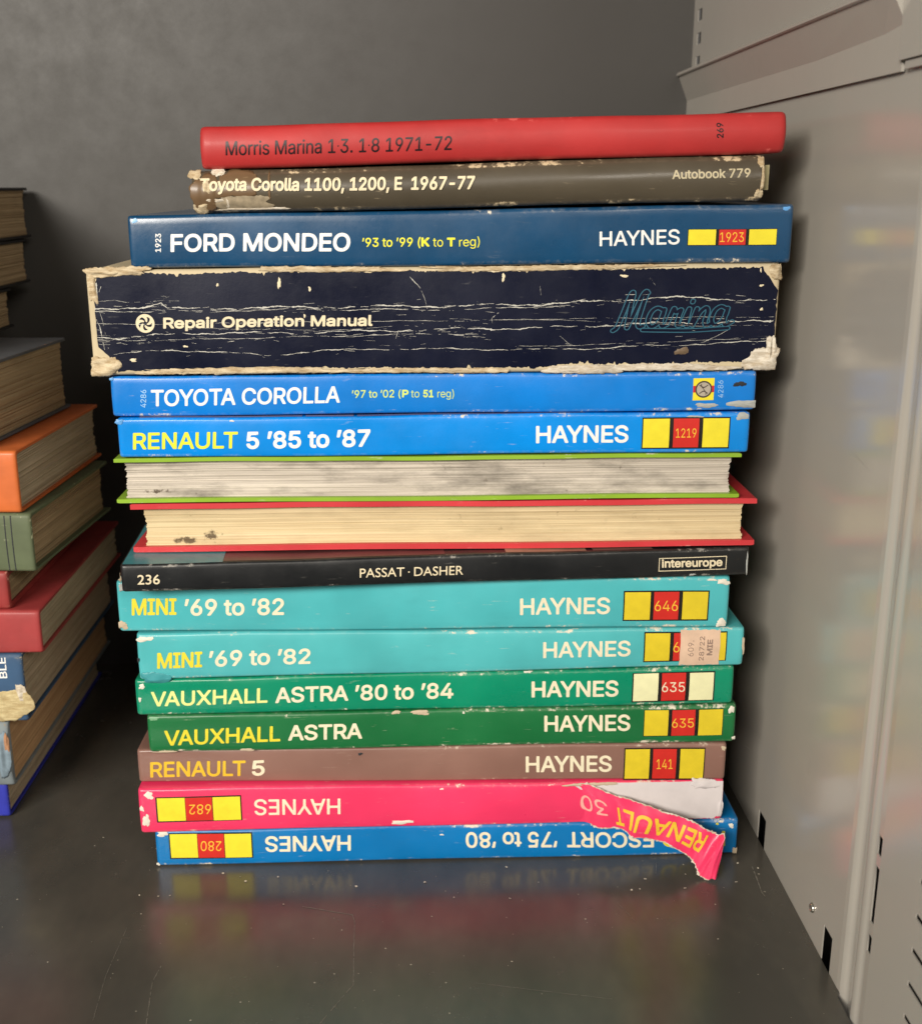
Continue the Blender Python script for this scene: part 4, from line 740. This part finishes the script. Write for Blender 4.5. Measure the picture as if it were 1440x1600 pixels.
# ------------------------------------------------------------------ the main stack
pg_white = paper_mat('pages_white', (176, 168, 150), (214, 206, 188), .15)
pg_tan = paper_mat('pages_tan', (196, 174, 132), (226, 208, 168), .25, spots=.5, blots=((-.114, .0042, .0075, .0022, .33), (-.104, .0065, .0085, .0035, .43), (-.112, .0150, .003, .003, .47)))
pg_grey = paper_mat('pages_grubby', (160, 150, 138), (222, 212, 198), .75, spots=.6, blots=((-.118, .0045, .014, .0016, .46),))
B = {}
G = 'car workshop manuals piled flat on the shelf'
def book(k, name, label, mat, **kw):
    B[k] = Book(name, BK[k], label, mat=mat, pages=kw.pop('pages', pg_white), seed=len(B)+2, group=G, **kw); return B[k]
C_ = dict
book('esc', 'manual', 'blue manual at the bottom of the pile, white lettering upside down, on the shelf', cover_mat('cover_esc', (0, 118, 186), .7, .28, seed=1))
book('r30', 'manual', 'pink manual with its torn spine strip hanging down, second from the bottom', cover_mat('cover_r30', (242, 58, 104), .6, .3, seed=2), bulge=.0008)
book('r5b', 'manual', 'brown manual just above the torn pink one, yellow and white lettering', cover_mat('cover_r5b', (140, 104, 92), .5, .35, seed=3, under=(200, 180, 160)))
book('va2', 'manual', 'darker green manual with worn edges resting on the brown manual', cover_mat('cover_va2', (18, 110, 58), .9, .36, seed=4))
book('va1', 'manual', 'emerald green manual with pale cream spine squares, between teal and dark green ones', cover_mat('cover_va1', (0, 140, 104), .5, .26, seed=5))
book('mini2', 'manual', 'lower teal manual with a faded price sticker on its spine', cover_mat('cover_mini2', (82, 184, 188), .7, .33, seed=6), bulge=.0007)
book('mini1', 'manual', 'upper teal manual under the black one, spine squares uncovered by any sticker', cover_mat('cover_mini1', (78, 182, 188), .8, .33, seed=7), bulge=.0006)
book('passat', 'manual', 'thin black-spined manual with small white lettering, its teal cover showing at the left', cover_mat('cover_passat', (20, 22, 24), .5, .36, seed=8, under=(150, 146, 138)), board=.0012)
book('redp', 'book', 'book with red boards and cream page edges turned to the front', cover_mat('cover_redp', (206, 56, 62), .8, .42, seed=9, under=(235, 160, 150)), pages=pg_tan, reverse=True, board=.0024, inset=.0052, radius=.0011, depth=.205)
book('green', 'book', 'book with lime green boards and grubby grey page edges turned to the front', cover_mat('cover_green', (140, 178, 44), .8, .42, seed=10), pages=pg_grey, reverse=True, board=.0017, inset=.0038, radius=.001, depth=.205)
book('r5', 'manual', 'bright blue manual with yellow spine squares, lying on the lime green book', cover_mat('cover_r5', (0, 138, 228), .5, .26, seed=11), bulge=.0003)
book('toy', 'manual', 'blue manual with a small square yellow emblem, directly below the big worn navy one', cover_mat('cover_toy', (10, 124, 214), .6, .28, seed=12), bulge=.0005)
book('marina', 'workshop_manual', 'thick navy manual with creased spine and frayed cream edges, widest in the pile', cover_mat('cover_marina', (206, 190, 156), .3, .75, dirt=1.2, seed=13, under=(226, 214, 186), coat=0), bulge=.0004, radius=.0022, wav=.0004, board=.002)
book('mondeo', 'manual', 'dark petrol blue manual with white lettering lying on the frayed navy one', cover_mat('cover_mondeo', (14, 68, 106), .15, .26, seed=14, coat=.5), bulge=.0004, radius=.0016)
book('auto', 'manual', 'olive grey manual with its left spine end torn and taped, second from the top', cover_mat('cover_auto', (80, 72, 58), 1.0, .3, dirt=1.2, seed=15, under=(206, 186, 150), coat=.5), roundback=.0035, radius=.0016, depth=.165, board=.0022)
book('red', 'manual', 'red manual lying on top of the whole pile', cover_mat('cover_red', (178, 44, 44), .15, .5, dirt=.9, seed=16, coat=.1, under=(214, 90, 84)), endr=.0013, roundback=.0022, radius=.0018, depth=.17, board=.0022)

for b, name, text, font, wt, col, P0, P1, P2 in TEXT:
    B[b].text(name, text, font, wt, ink(col), P0, P1, P2, .0006 if text.startswith('Toyota') else .00012)
for b, box, cells, num, P, cell in BADGE:
    bk = B[b]
    bd_ = bk.rect('badge', box[0], box[1], ink('badge_black'), .00009)
    for i, (a, c) in enumerate(cells):
        bk.rect('badge_square', a, c, ink('badge_red' if i == 1 else cell), .00015, parent=bd_)
    bk.text('number_lettering', num, 'A', .0, ink('palecream' if cell == 'badge_cream' else 'digits'), P[0], P[1], P[2], .0002, parent=bd_)
for i, (b, s, v, w, h, col, dome) in enumerate(CHIP):
    B[b].chip(s, v, w, h, ink(col), dome, name='torn_patch' if col not in ('darkspot',) else 'stain', seed=i*13+5)

# --- navy manual: printed sheet with ragged borders over bare card, creases, frayed corners
bk = B['marina']; rnd = random.Random(11)
navy = cover_mat('cover_navy', (8, 14, 38), .4, .30, dirt=.3, seed=20, under=(150, 148, 142), coat=.1)
navy.node_tree.nodes['Principled BSDF'].inputs['Specular IOR Level'].default_value = .3
def jag_series(n, base, amp, spikes, rnd, wander=.01):
    out = []; w = 0
    for i in range(n):
        w = w*.9+rnd.uniform(-1, 1)*wander; v = base+w+rnd.uniform(-amp, amp)
        if rnd.random() < spikes: v += rnd.uniform(.01, .035)
        out.append(v)
    return out
s0, s1 = 2.6, bk.L-.8; n = 420
top = jag_series(n, .036, .006, .03, rnd, .004); bot = jag_series(n, .050, .007, .03, rnd, .005)
V, F = [], []; rows = 14
for i in range(n):
    k = i/(n-1); s = s0+(s1-s0)*k; vt = 1-top[i]; vb = bot[i]
    if k > .66: vb += .022*min(1, (k-.66)/.02)
    d = (bk.L-s)
    if d < 10: vb = max(vb, .09+.17*max(0, (10-d)/9)**.8+rnd.uniform(-.006, .006))
    if d < 7.5: vt = min(vt, 1-.06-.16*max(0, (7.5-d)/6)**1.3+rnd.uniform(-.006, .006))
    e = s-s0
    if e < 7: vb = max(vb, .085+.19*(1-e/7)**.7+rnd.uniform(-.005, .005))
    if e < 1.5: vt = min(vt, .91-.05*(1-e/1.5))
    for j in range(rows+1):
        v = vb+(vt-vb)*j/rows; V.append(bk.surf(s+(rnd.uniform(-.35, .35) if i in (0, n-1) else 0), v, .00010))
for i in range(n-1):
    for j in range(rows):
        a = i*(rows+1)+j; F.append((a, a+rows+1, a+rows+2, a+1))
sheet = mesh('printed_sheet', V, F, navy, bk.root, smooth=True)
at = sheet.data.attributes.new('edge', 'FLOAT', 'POINT'); at.data.foreach_set('value', [0.75 if (q % (rows+1)) in (0, rows) else .15 for q in range(len(V))])
V, F = [], []
for i, (pts, w) in enumerate(CREASE):
    v, f = bk.ribbon('crease', pts, w*.82, None, seed=i, lift=.00018, gaps=.10 if w > .5 else .25)
    k = len(V); V += v; F += [tuple(q+k for q in x) for x in f]
rr = random.Random(77)
for i in range(300):       # fine cracking alongside the main creases
    pts, w = CREASE[rr.choice([0, 0, 3, 3, 5, 1, 4, 4, 6])]; j = rr.randrange(len(pts)-1); t = rr.random()
    s = pts[j][0]+(pts[j+1][0]-pts[j][0])*t; v = pts[j][1]+(pts[j+1][1]-pts[j][1])*t+rr.gauss(0, .03); l = rr.uniform(.8, 5)
    vv, f = bk.ribbon('crease', [(s, v), (s+l, v+rr.uniform(-.012, .012))], rr.uniform(.08, .24), None, seed=i+500, lift=.00018, gaps=.1, dense=.5)
    k = len(V); V += vv; F += [tuple(q+k for q in x) for x in f]
tag(mesh('creases', V, F, plain('crease_paper', (196, 194, 184), .7, .15, 900), bk.root), kind='stuff')
def fibre(name, hi, lo, seed):
    t = NT(name); a = t.noise(420+seed, 6, .75, stretch=(.35, 1, 1.3)); g = t.noise(110+seed, 4, .7)
    col = t.mix(t.rng(a, .38, .62), srgb(*lo), srgb(*hi)); col = t.mix(t.rng(g, .52, .72, 0, .5), col, mul(srgb(*lo), .55)); t.setc(col)
    t.rough(.9); t.b.inputs['Specular IOR Level'].default_value = .15; t.bump(a, .0007, .9); return t.m
card = fibre('frayed_card', (222, 206, 174), (176, 152, 116), 0)
card2 = fibre('frayed_card_pale', (232, 224, 208), (190, 174, 150), 7)
def fray(bk, s, v, w, h, dome, mat, seed, out=.0, n=(30, 18), name='frayed_corner', ridge=(1., .4)):
    """softened card or cloth pulled up at a corner: low folds, a ragged outline"""
    rnd = random.Random(seed); V, F = [], []; T = bk.T(s/bk.L)*1000; nx, ny = n
    ph = [rnd.uniform(0, 6.28) for _ in range(10)]; per = 2*(nx+ny); jit = [rnd.uniform(-1, 1) for _ in range(per)]
    jit = [(jit[i]+.6*jit[i-1]+.3*jit[i-2])/1.9 for i in range(per)]
    for j in range(ny+1):
        for i in range(nx+1):
            a, c = i/nx*2-1, j/ny*2-1
            q = max(abs(a), abs(c)); rd = math.hypot(a, c); k = (q/rd if rd > 0 else 1)
            m = .55                                   # between square and disc
            x, y = a*(1-m+m*k), c*(1-m+m*k)
            if q > .999:
                e = (i if j == 0 else nx+j if i == nx else nx+ny+(nx-i) if j == ny else 2*nx+ny+(ny-j)) % per
                amp = 1+jit[e]*min(.16, 1.1/max(w, h)*1.4); x *= 1+jit[e]*min(.16, .8/w*1.5); y *= 1+jit[e]*min(.3, .8/h*1.3)
            an = math.atan2(c, a); hh = 1+q*(.10*math.sin(2*an+ph[8])+.09*math.sin(3*an+ph[9])+.06*math.sin(5*an+ph[0])); x *= hh; y *= hh
            x += .05*math.sin(2.3*y+ph[6]); y += .06*math.sin(2.7*x*w/max(h, 4)+ph[7])
            rg = math.sin(ridge[0]*x*2.4+ridge[1]*y*3.4+ph[3])+.45*math.sin(ridge[0]*5*x-ridge[1]*4*y+ph[4])+.16*math.sin(9*y*ridge[1]+6*x+ph[5])
            up = dome*.001*(1-q**3)*(.55+.34*rg)+.00016
            ss = s+x*w/2; vv = v+y*h/2/T
            over = max(0, vv-1.0, -vv)*T
            V.append(bk.surf(ss, vv, max(.0001, up)-over*.0004))
    for j in range(ny):
        for i in range(nx):
            k = j*(nx+1)+i; F.append((k, k+1, k+nx+2, k+nx+1))
    o = mesh(name, V, F, mat, bk.root, smooth=True)
    so = o.modifiers.new('thickness', 'SOLIDIFY'); so.thickness = .0003; so.offset = -1
    return o
fray(bk, 7, .985, 14, 4.6, 1.4, card, 1, ridge=(.6, 1.4)); fray(bk, 17, .995, 18, 3.4, 1.0, card, 15, ridge=(.9, .6)); fray(bk, 2.2, .84, 3.6, 12, .7, card, 2)
fray(bk, 4.6, .09, 11, 9, 1.9, card, 3, ridge=(-.8, 1.0))
fray(bk, bk.L-5.4, .10, 15, 9.5, 1.8, card2, 5, ridge=(1.0, -.9)); fray(bk, bk.L-2, .2, 5, 12, 1.6, card2, 16, ridge=(1.6, .3)); fray(bk, bk.L-2.0, .93, 5, 7, 1.2, card, 6)
fray(bk, 232, .03, 86, 2.8, .7, card2, 8, n=(110, 6)); fray(bk, 206, .02, 34, 4, .9, card2, 9, n=(50, 6)); fray(bk, 100, .985, 60, 2.4, .5, card, 10, n=(90, 5)); fray(bk, 60, .03, 90, 2.6, .6, card, 12, n=(90, 5))
fray(bk, 190, .985, 110, 2.0, .4, card, 13, n=(140, 5)); fray(bk, 140, .025, 70, 2.4, .5, card, 14, n=(90, 5))

# --- roundel emblem and outlined script on the navy spine
def field_mesh(name, fun, x0, x1, y0, y1, st, mapf, mat, parent):
    xs = np.arange(x0, x1+st, st); ys = np.arange(y0, y1+st, st); X, Y = np.meshgrid(xs, ys)
    V, F = march(fun(X, Y), xs, ys)
    return mesh(name, [mapf(x, y) for x, y in V], F, mat, parent)
def roundel(X, Y):
    r = np.hypot(X, Y); th = np.arctan2(Y, X)
    ring = .13-np.abs(r-.86)
    k = 5; u = ((th/(2*np.pi)*k - r*1.15) % 1.0)
    arm = (.27-np.abs(u-.5))*np.maximum(r, .2)*2*np.pi/k*.75
    arm = np.minimum(arm, np.minimum(.80-r, r-.20))
    return np.maximum(ring, arm)
(sc, vc) = MARK['roundel']; Tm = bk.T(sc/bk.L)*1000
field_mesh('roundel_emblem', roundel, -1.05, 1.05, -1.05, 1.05, .045, lambda x, y: bk.surf(sc+x*3.9, vc+y*3.9/Tm, .0002), ink('cream'), bk.root)
def crom(P, n=10):
    out = []; P = [np.array(p, float) for p in P]; Q = [2*P[0]-P[1]]+P+[2*P[-1]-P[-2]]
    for i in range(1, len(Q)-2):
        a, b_, c, d = Q[i-1:i+3]
        for k in range(n):
            t = k/n; out.append(.5*((2*b_)+(-a+c)*t+(2*a-5*b_+4*c-d)*t*t+(-a+3*b_-3*c+d)*t**3))
    out.append(P[-1]); return out
SCR = [[(.02, .02), (.10, .10), (.20, .40), (.34, .86), (.40, .97), (.41, .88)], [(.41, .90), (.36, .60), (.31, .22), (.30, .08)], [(.30, .08), (.42, .40), (.58, .86), (.66, .98), (.70, .94)], [(.68, .95), (.60, .62), (.52, .24), (.54, .10), (.62, .12)],
       [(1.02, .50), (.90, .56), (.78, .46), (.72, .24), (.78, .10), (.90, .16), (1.00, .34), (1.04, .52)], [(1.04, .52), (.98, .26), (1.00, .10), (1.10, .14)],
       [(1.10, .14), (1.20, .46), (1.24, .54), (1.27, .44), (1.38, .50), (1.34, .34), (1.31, .12), (1.40, .12)],
       [(1.40, .12), (1.54, .52), (1.50, .26), (1.49, .10), (1.58, .13)], [(1.60, .68), (1.61, .71)],
       [(1.58, .13), (1.70, .52), (1.66, .28), (1.62, .10)], [(1.64, .16), (1.76, .42), (1.88, .54), (1.92, .44), (1.87, .20), (1.90, .09), (1.99, .14)],
       [(2.30, .50), (2.18, .56), (2.06, .46), (2.00, .24), (2.06, .10), (2.18, .16), (2.28, .34), (2.32, .52)], [(2.32, .52), (2.26, .26), (2.28, .10), (2.42, .18)],
       [(.62, .02), (1.0, .0), (1.6, -.02), (2.34, .02)]]
SEG = []
for st in SCR:
    q = crom(st, 8); SEG += [(a, b_) for a, b_ in zip(q, q[1:])]
def dist_script(X, Y):
    best = np.full(X.shape, 1e9)
    for (ax, ay), (bx, by) in SEG:
        dx, dy = bx-ax, by-ay; L = dx*dx+dy*dy+1e-12; t = np.clip(((X-ax)*dx+(Y-ay)*dy)/L, 0, 1)
        best = np.minimum(best, (X-ax-t*dx)**2+(Y-ay-t*dy)**2)
    return np.sqrt(best)
P0, P1, P2 = MARK['script']
smap = lambda x, y, l=.00020: bk.surf(P0[0]+(P1[0]-P0[0])*x/2.42, P0[1]+(P2[1]-P0[1])*y+(P1[1]-P0[1])*x/2.42, l)
field_mesh('script_lettering', lambda X, Y: .012-np.abs(dist_script(X, Y)-.045), -.1, 2.55, -.15, 1.1, .011, smap, plain('print_teal', (38, 92, 112), .5, .1, 400), bk.root)

# --- small square emblem on the blue manual
bk = B['toy']; a, c = MARK['haynes_logo']
lg = bk.rect('emblem', a, c, ink('badge_yellow'), .0001); Tm = bk.T(a[0]/bk.L)*1000
h = c[1]-a[1]; bk.rect('emblem_band', (a[0], a[1]+h*.36), (c[0], a[1]+h*.66), ink('badge_red'), .00014, parent=lg)
cs, cv = (a[0]+c[0])/2, (a[1]+c[1])/2; mp = lambda l: (lambda x, y: bk.surf(cs+x*3.6, cv+y*3.6/Tm, l))
field_mesh('emblem_disc', lambda X, Y: 1-np.hypot(X, Y), -1.1, 1.1, -1.1, 1.1, .08, mp(.00018), plain('print_grey', (176, 166, 150), .5), lg)
field_mesh('emblem_ring', lambda X, Y: .09-np.abs(np.hypot(X, Y)-.93), -1.1, 1.1, -1.1, 1.1, .06, mp(.00022), plain('print_darkgrey', (70, 62, 56), .5), lg)
field_mesh('emblem_spanner', lambda X, Y: np.minimum(np.maximum(.07-np.abs(np.abs(Y)-.38+.15*np.cos(X*5)), .05-np.abs(X+.3*np.sin(Y*3)))*1.0, .72-np.hypot(X, Y)), -1, 1, -1, 1, .05, mp(.00023), MAT.get('k') or plain('print_darkgrey2', (74, 64, 58), .5), lg)

# --- bordered imprint on the black spine
bk = B['passat']; a, c = MARK['intereurope']; t_ = .35; Tm = bk.T(.9)*1000; tv = t_/Tm
fr = None
for p, q in (((a[0], a[1]), (c[0], a[1]+tv)), ((a[0], c[1]-tv), (c[0], c[1])), ((a[0], a[1]+tv), (a[0]+t_, c[1]-tv)), ((c[0]-t_, a[1]+tv), (c[0], c[1]-tv))):
    bk.rect('border_line', p, q, ink('cream'), .00012, ny=1)
# printed cover picture showing on its top face
bk.top_rect('cover_panel', .8, 43, .0005, .060, plain('print_cover_teal', (66, 132, 140), .35))
bk.top_rect('cover_picture', 43.2, 139, .0018, .060, plain('print_cover_maroon', (74, 46, 46), .35, .3, 60))
bk.top_rect('cover_picture', 166, 202, .0018, .060, plain('print_cover_beige', (150, 124, 104), .35, .3, 60))
bk.top_rect('cover_picture', 205, 232, .0018, .060, plain('print_cover_brown', (120, 92, 84), .35, .3, 60))
# pale cover pictures on other top faces
B['r5'].top_rect('cover_picture', 9, 78, .0016, .05, plain('print_lavender', (150, 152, 190), .35, .1))
B['r5'].top_rect('cover_picture', 79.5, 100, .0016, .05, plain('print_lavender2', (150, 152, 190), .35, .1))
B['r5'].top_rect('cover_picture', 101.5, 200, .0016, .05, plain('print_lavender3', (128, 136, 180), .35, .1))

# --- price sticker
bk = B['mini2']; a, c = MARK['sticker']
st_ = bk.rect('price_sticker', a, c, plain('sticker_paper', (222, 190, 164), .7, .12, 120), .0003, jag=.015, nx=14)
gm = plain('faded_print', (150, 126, 112), .7)
def stk(text, s, v0, v1, h, wt): bk.text('sticker_print', text, 'A', wt, gm, (s, v0), (s, v1), (s-h, v0), .00036, parent=st_)
stk('609.', a[0]+6.3, .28, .70, 2.6, .0); stk('28722', a[0]+11.2, .16, .80, 2.3, .02); stk('MIE', a[0]+15.0, .30, .72, 2.6, .06)

# --- torn flap of teal laminate at the left foot of the lower teal manual
tealflap = cover_mat('cover_flap_teal', (70, 160, 166), .8, .34, seed=31)
fray(B['mini2'], 7.5, .03, 12.5, 6.2, .9, tealflap, 21, name='torn_flap'); fray(B['mini1'], 4, .9, 6, 3, .6, ink('greypaper'), 22, name='torn_patch')

# --- taped and torn end of the olive manual
bk = B['auto']
tape = cover_mat('old_tape', (112, 88, 62), 1.6, .34, dirt=1.8, seed=33, under=(190, 164, 126), coat=.25)
fray(bk, 5, .5, 10, 15, .35, tape, 31, name='tape', ridge=(2, .3)); fray(bk, 18, .66, 19, 10, .22, tape, 32, name='tape')
fray(bk, 21, .22, 24, 5.5, .3, plain('torn_cloth', (150, 136, 112), .7, .3, 300), 33, name='torn_cloth', ridge=(.5, 1))
fray(bk, 10.5, .97, 5, 3.2, 1.0, card2, 34, name='torn_patch'); fray(bk, 3, .10, 6, 4, 1.0, card, 35, name='torn_patch'); fray(bk, 1.2, .93, 5, 4, .9, card, 36, name='torn_patch')
fray(bk, 9, .30, 8, 1.4, .5, card2, 37, name='torn_patch'); fray(bk, 14, .22, 1.4, 4, .5, card2, 38, name='torn_patch'); fray(bk, 6.2, .62, 3.5, 5.5, .9, card, 39, name='torn_patch')
fray(bk, 24, .08, 30, 1.0, .3, card2, 40, name='torn_patch', n=(60, 4)); fray(bk, 31, .6, 1.0, 10, .25, tape, 41, name='tape')
fray(bk, bk.L-1.2, .86, 2.6, 4.5, .5, card, 42, name='torn_patch'); fray(bk, bk.L-1.5, .16, 3.4, 3.5, .5, card, 43, name='torn_patch'); fray(bk, bk.L-.6, .5, 1.2, 10, .3, card, 44, name='torn_patch')
V, F = [], []; o_ = bk.o; boxvf(.1448-o_.x, .1468-o_.x, .4945-o_.y, .60-o_.y, .3105-o_.z, .3205-o_.z, V, F)
mesh('loose_page_corner', V, F, plain('page_card', (196, 186, 140), .6), bk.root)
# the red manual: faint dent
fray(B['r5'], 1.0, .93, 3.4, 1.6, .4, ink('blueworn'), 51, name='torn_patch')
fray(B['green'], -3.0+2, 1.0, .2, .2, .1, ink('paper'), 52, name='torn_patch') if False else None

# --- pink manual: bare spine paper and the peeled printed strip
bk = B['r30']; white = plain('bare_spine_paper', (214, 206, 206), .8, .06, 90)
rnd = random.Random(5); V, F = [], []; n = 90; sA, sB = 203., bk.L-.4; rows = 8
for i in range(n+1):
    s = sA+(sB-sA)*i/n
    lo = .96-.92*min(1, max(0, (s-sA)/34))**.9 if s < sA+34 else .04
    if s > sB-3: lo += .05
    hi = .985
    lo += rnd.uniform(-.012, .012)
    for j in range(rows+1):
        V.append(bk.surf(s, min(hi, lo)+(hi-min(hi, lo))*j/rows, .00014+.0001*math.sin(s*.3+j)))
for i in range(n):
    for j in range(rows):
        q = i*(rows+1)+j; F.append((q, q+rows+1, q+rows+2, q+1))
mesh('bare_spine', V, F, white, bk.root, smooth=True)
fray(bk, bk.L-9, .93, 13, 5, .9, white, 61, name='torn_patch'); fray(bk, bk.L-1.2, .3, 2.6, 9, .5, white, 62, name='torn_patch')
fray(bk, sA+9, .96, 24, 1.6, .5, ink('oldpaper'), 63, name='torn_patch', n=(40, 5))
for i, (sa, sb) in enumerate(((197.5, 198.), (206., 209.))):
    FLAP[i] = [[*(bk.surf(x, y, .00012+.0002*i)+bk.o)] for x, y in ((sa, .975), (sb, .035))]
top_ = crom([f[0] for f in FLAP], 6); bot_ = crom([f[1] for f in FLAP], 6); nf = len(top_); nr = 10
def flap(u, t, lift=0):       # u 0..13 along, t 0..1 down
    x = max(0, min(nf-1.001, u*6)); i = int(x); f = x-i
    A_ = top_[i]*(1-f)+top_[i+1]*f; C2 = bot_[i]*(1-f)+bot_[i+1]*f
    p = A_*(1-t)+C2*t
    k = min(1, max(0, u-1)/4)
    curl = .0010*math.sin(t*math.pi)*k+k*.00035*(math.sin(u*2.3+t*4)+.6*math.sin(u*5.1-t*6+1))
    return Vector((p[0], p[1]-curl-lift, p[2]))-bk.o
rnd = random.Random(9); V, F = [], []; nu = 120
ja = [rnd.uniform(-.02, .02) for _ in range(nu+1)]; jb = [rnd.uniform(-.02, .02) for _ in range(nu+1)]
for i in range(nu+1):
    for j in range(nr+1):
        t = j/nr; t = ja[i]+(1+jb[i]-ja[i])*t if i > 12 else t
        V.append(flap(13*i/nu, t))
for i in range(nu):
    for j in range(nr):
        q = i*(nr+1)+j; F.append((q, q+1, q+nr+2, q+nr+1))
pink2 = bk.cover.data.materials[0]
V2, F2 = [], []; r2 = random.Random(19)
for i in range(nu+1):
    a_, c_ = (-.015-abs(r2.gauss(0, .022)), 1.015+abs(r2.gauss(0, .028))) if i > 12 else (.1, .9)
    for j in range(5): V2.append(flap(13*i/nu, a_+(c_-a_)*j/4, -.00016 if i > 12 else -.0002))
for i in range(nu):
    for j in range(4):
        q = i*5+j; F2.append((q, q+1, q+6, q+5))
fl = mesh('torn_spine_strip', V, F, pink2, bk.root, smooth=True)
at = fl.data.attributes.new('edge', 'FLOAT', 'POINT'); at.data.foreach_set('value', [(.9 if (q % (nr+1)) in (0, nr) and q > 24*(nr+1) else .1)+(.15 if q > 105*(nr+1) else 0) for q in range(len(V))])
mesh('strip_backing', V2, F2, card2, bk.root, smooth=True)
def flaptext(name, text, wt, mat, u0, u1, ta0, ta1, tb0, tb1, w, h):
    f = lambda x, y: flap(u0+(u1-u0)*x, (ta0+(tb0-ta0)*x)+((ta1+(tb1-tb0)*0+(tb1-ta1)*x)-(ta0+(tb0-ta0)*x))*y, .00045)
    return lettering(name, text, 'A', wt, mat, f, w, h, bk.root)
flaptext('title_lettering', 'RENAULT', .035, ink('orangeyellow'), 9.2, 3.2, .10, .70, .34, .90, 46, 7.0)
flaptext('number_lettering', '30', .01, ink('pinkcream'), 2.75, .95, .28, .66, .27, .66, 11.0, 6)

# ------------------------------------------------------------------ the second pile at the left
m_pd = paper_mat('pages_brown', (140, 118, 90), (180, 158, 124), .3)
m_pt = paper_mat('pages_buff', (184, 146, 106), (212, 176, 132), .15)
m_pg = paper_mat('pages_greyed', (156, 140, 116), (194, 178, 152), .2)
G2 = 'old books stacked at the left edge'
def lb(name, label, mat, pages, xr, yf, z0, z1, W_, rot=0, L_=.2, **kw):
    a = math.radians(rot); xl, yl = xr-L_*math.cos(a), yf+L_*math.sin(a)      # positive rot turns the right end towards the back-right
    key = (xl, xr, yl, yf, z0, z0, z1, z1)
    kw.setdefault('board', .0016); kw.setdefault('radius', .0018); kw.setdefault('inset', .0013)
    return Book(name, key, label, depth=W_, mat=mat, pages=pages, seed=len(B)+int(z0*999), group=G2, **kw)
c1 = cover_mat('cloth_royal', (44, 52, 168), .8, .55, seed=40, under=(130, 130, 150), coat=0)
c2 = cover_mat('cloth_greyblue', (128, 138, 142), 1.0, .7, seed=41, under=(150, 140, 124), coat=0)
c3 = cover_mat('cloth_bluegrey', (52, 84, 118), .9, .6, seed=42, under=(205, 190, 150), coat=0)
c4 = cover_mat('cloth_red', (162, 58, 58), .5, .5, seed=43, under=(200, 110, 100), coat=.1)
c5 = cover_mat('cloth_maroon', (150, 52, 50), .8, .5, seed=44, under=(220, 160, 140), coat=0)
c6 = cover_mat('cloth_green', (92, 102, 74), .9, .6, seed=45, under=(170, 172, 140), coat=0)
c7 = cover_mat('cloth_orange', (204, 104, 48), .4, .5, seed=46, under=(230, 160, 110), coat=.1)
c8 = cover_mat('cloth_slate', (86, 88, 92), .9, .7, seed=47, under=(150, 110, 90), coat=0)
c9 = cover_mat('cloth_dark', (34, 32, 32), .6, .6, seed=48, under=(90, 80, 70), coat=0)
L = {}
L['K'] = lb('book', 'royal blue book lying on the shelf at the foot of the left pile', c1, m_pg, -.2105, .5365, .0004, .0205, .18, 0)
L['J'] = lb('book', 'grey blue book with a crumbling spine, just above the royal blue one', c2, m_pt, -.2045, .532, .0209, .0563, .19, 0, roundback=.003)
L['I'] = lb('book', 'blue book with a torn cream patch and white letters, under the red one', c3, m_pg, -.1940, .531, .0567, .0925, .17, 0)
L['H'] = lb('book', 'red book with a smooth flat cover, broad top showing at the left', c4, m_pg, -.1830, .530, .0930, .1150, .155, 0)
L['G'] = lb('book', 'small maroon book squeezed between the red and green books at the left', c5, m_pd, -.1970, .532, .1154, .1345, .12, 0, board=.0028)
L['F'] = lb('book', 'olive green book with ridged spine edge in the left pile', c6, m_pd, -.1825, .530, .1350, .1637, .11, 4.2, inset=.0026)
L['E'] = lb('book', 'orange book in the left pile with greyish page edges', c7, m_pg, -.1862, .530, .1642, .1939, .12, 3)
L['D'] = lb('book', 'thick slate book above the orange one, faded cover', c8, m_pd, -.2010, .530, .1944, .2325, .11, 5)
L['C'] = lb('book', 'dark book with brown page edges, third from top of the left pile', c9, m_pd, -.2330, .530, .2330, .2555, .155, 0)
L['B2'] = lb('book', 'dark book with brown page edges, second from top of the left pile', c9, m_pd, -.2325, .530, .2560, .2815, .19, 0)
L['A'] = lb('book', 'dark book with brown page edges on top of the left pile', c9, m_pd, -.2320, .530, .2820, .3110, .198, 0)
# letters and torn paper on the blue one
b = L['I']; bl = ink('white')
b.text('title_lettering', 'BLE', 'A', .03, bl, (b.L-7.6, .66), (b.L-7.6, 1.06-.10), (b.L-11.2, .66))
fray(b, b.L-6, .25, 17, 17, .7, fibre('torn_cream', (218, 202, 156), (184, 162, 118), 3), 71, name='torn_patch')
fray(b, b.L-1.6, .40, 5, 12, .8, card2, 72, name='torn_patch')
b = L['J']; fray(b, b.L-2.5, .5, 6, 26, 1.6, plain('crumbled_cloth', (128, 146, 158), .8, .2, 300), 73, name='torn_patch'); fray(b, b.L-.8, .7, 3, 9, 1.2, plain('crumbled_board', (176, 130, 96), .8, .2, 300), 74, name='torn_patch')
b = L['F']
for s in (b.L-12.5, b.L-9.5): b.rect('ruled_line', (s, .03), (s+.5, .97), ink('darkspot'), .0001, ny=8)
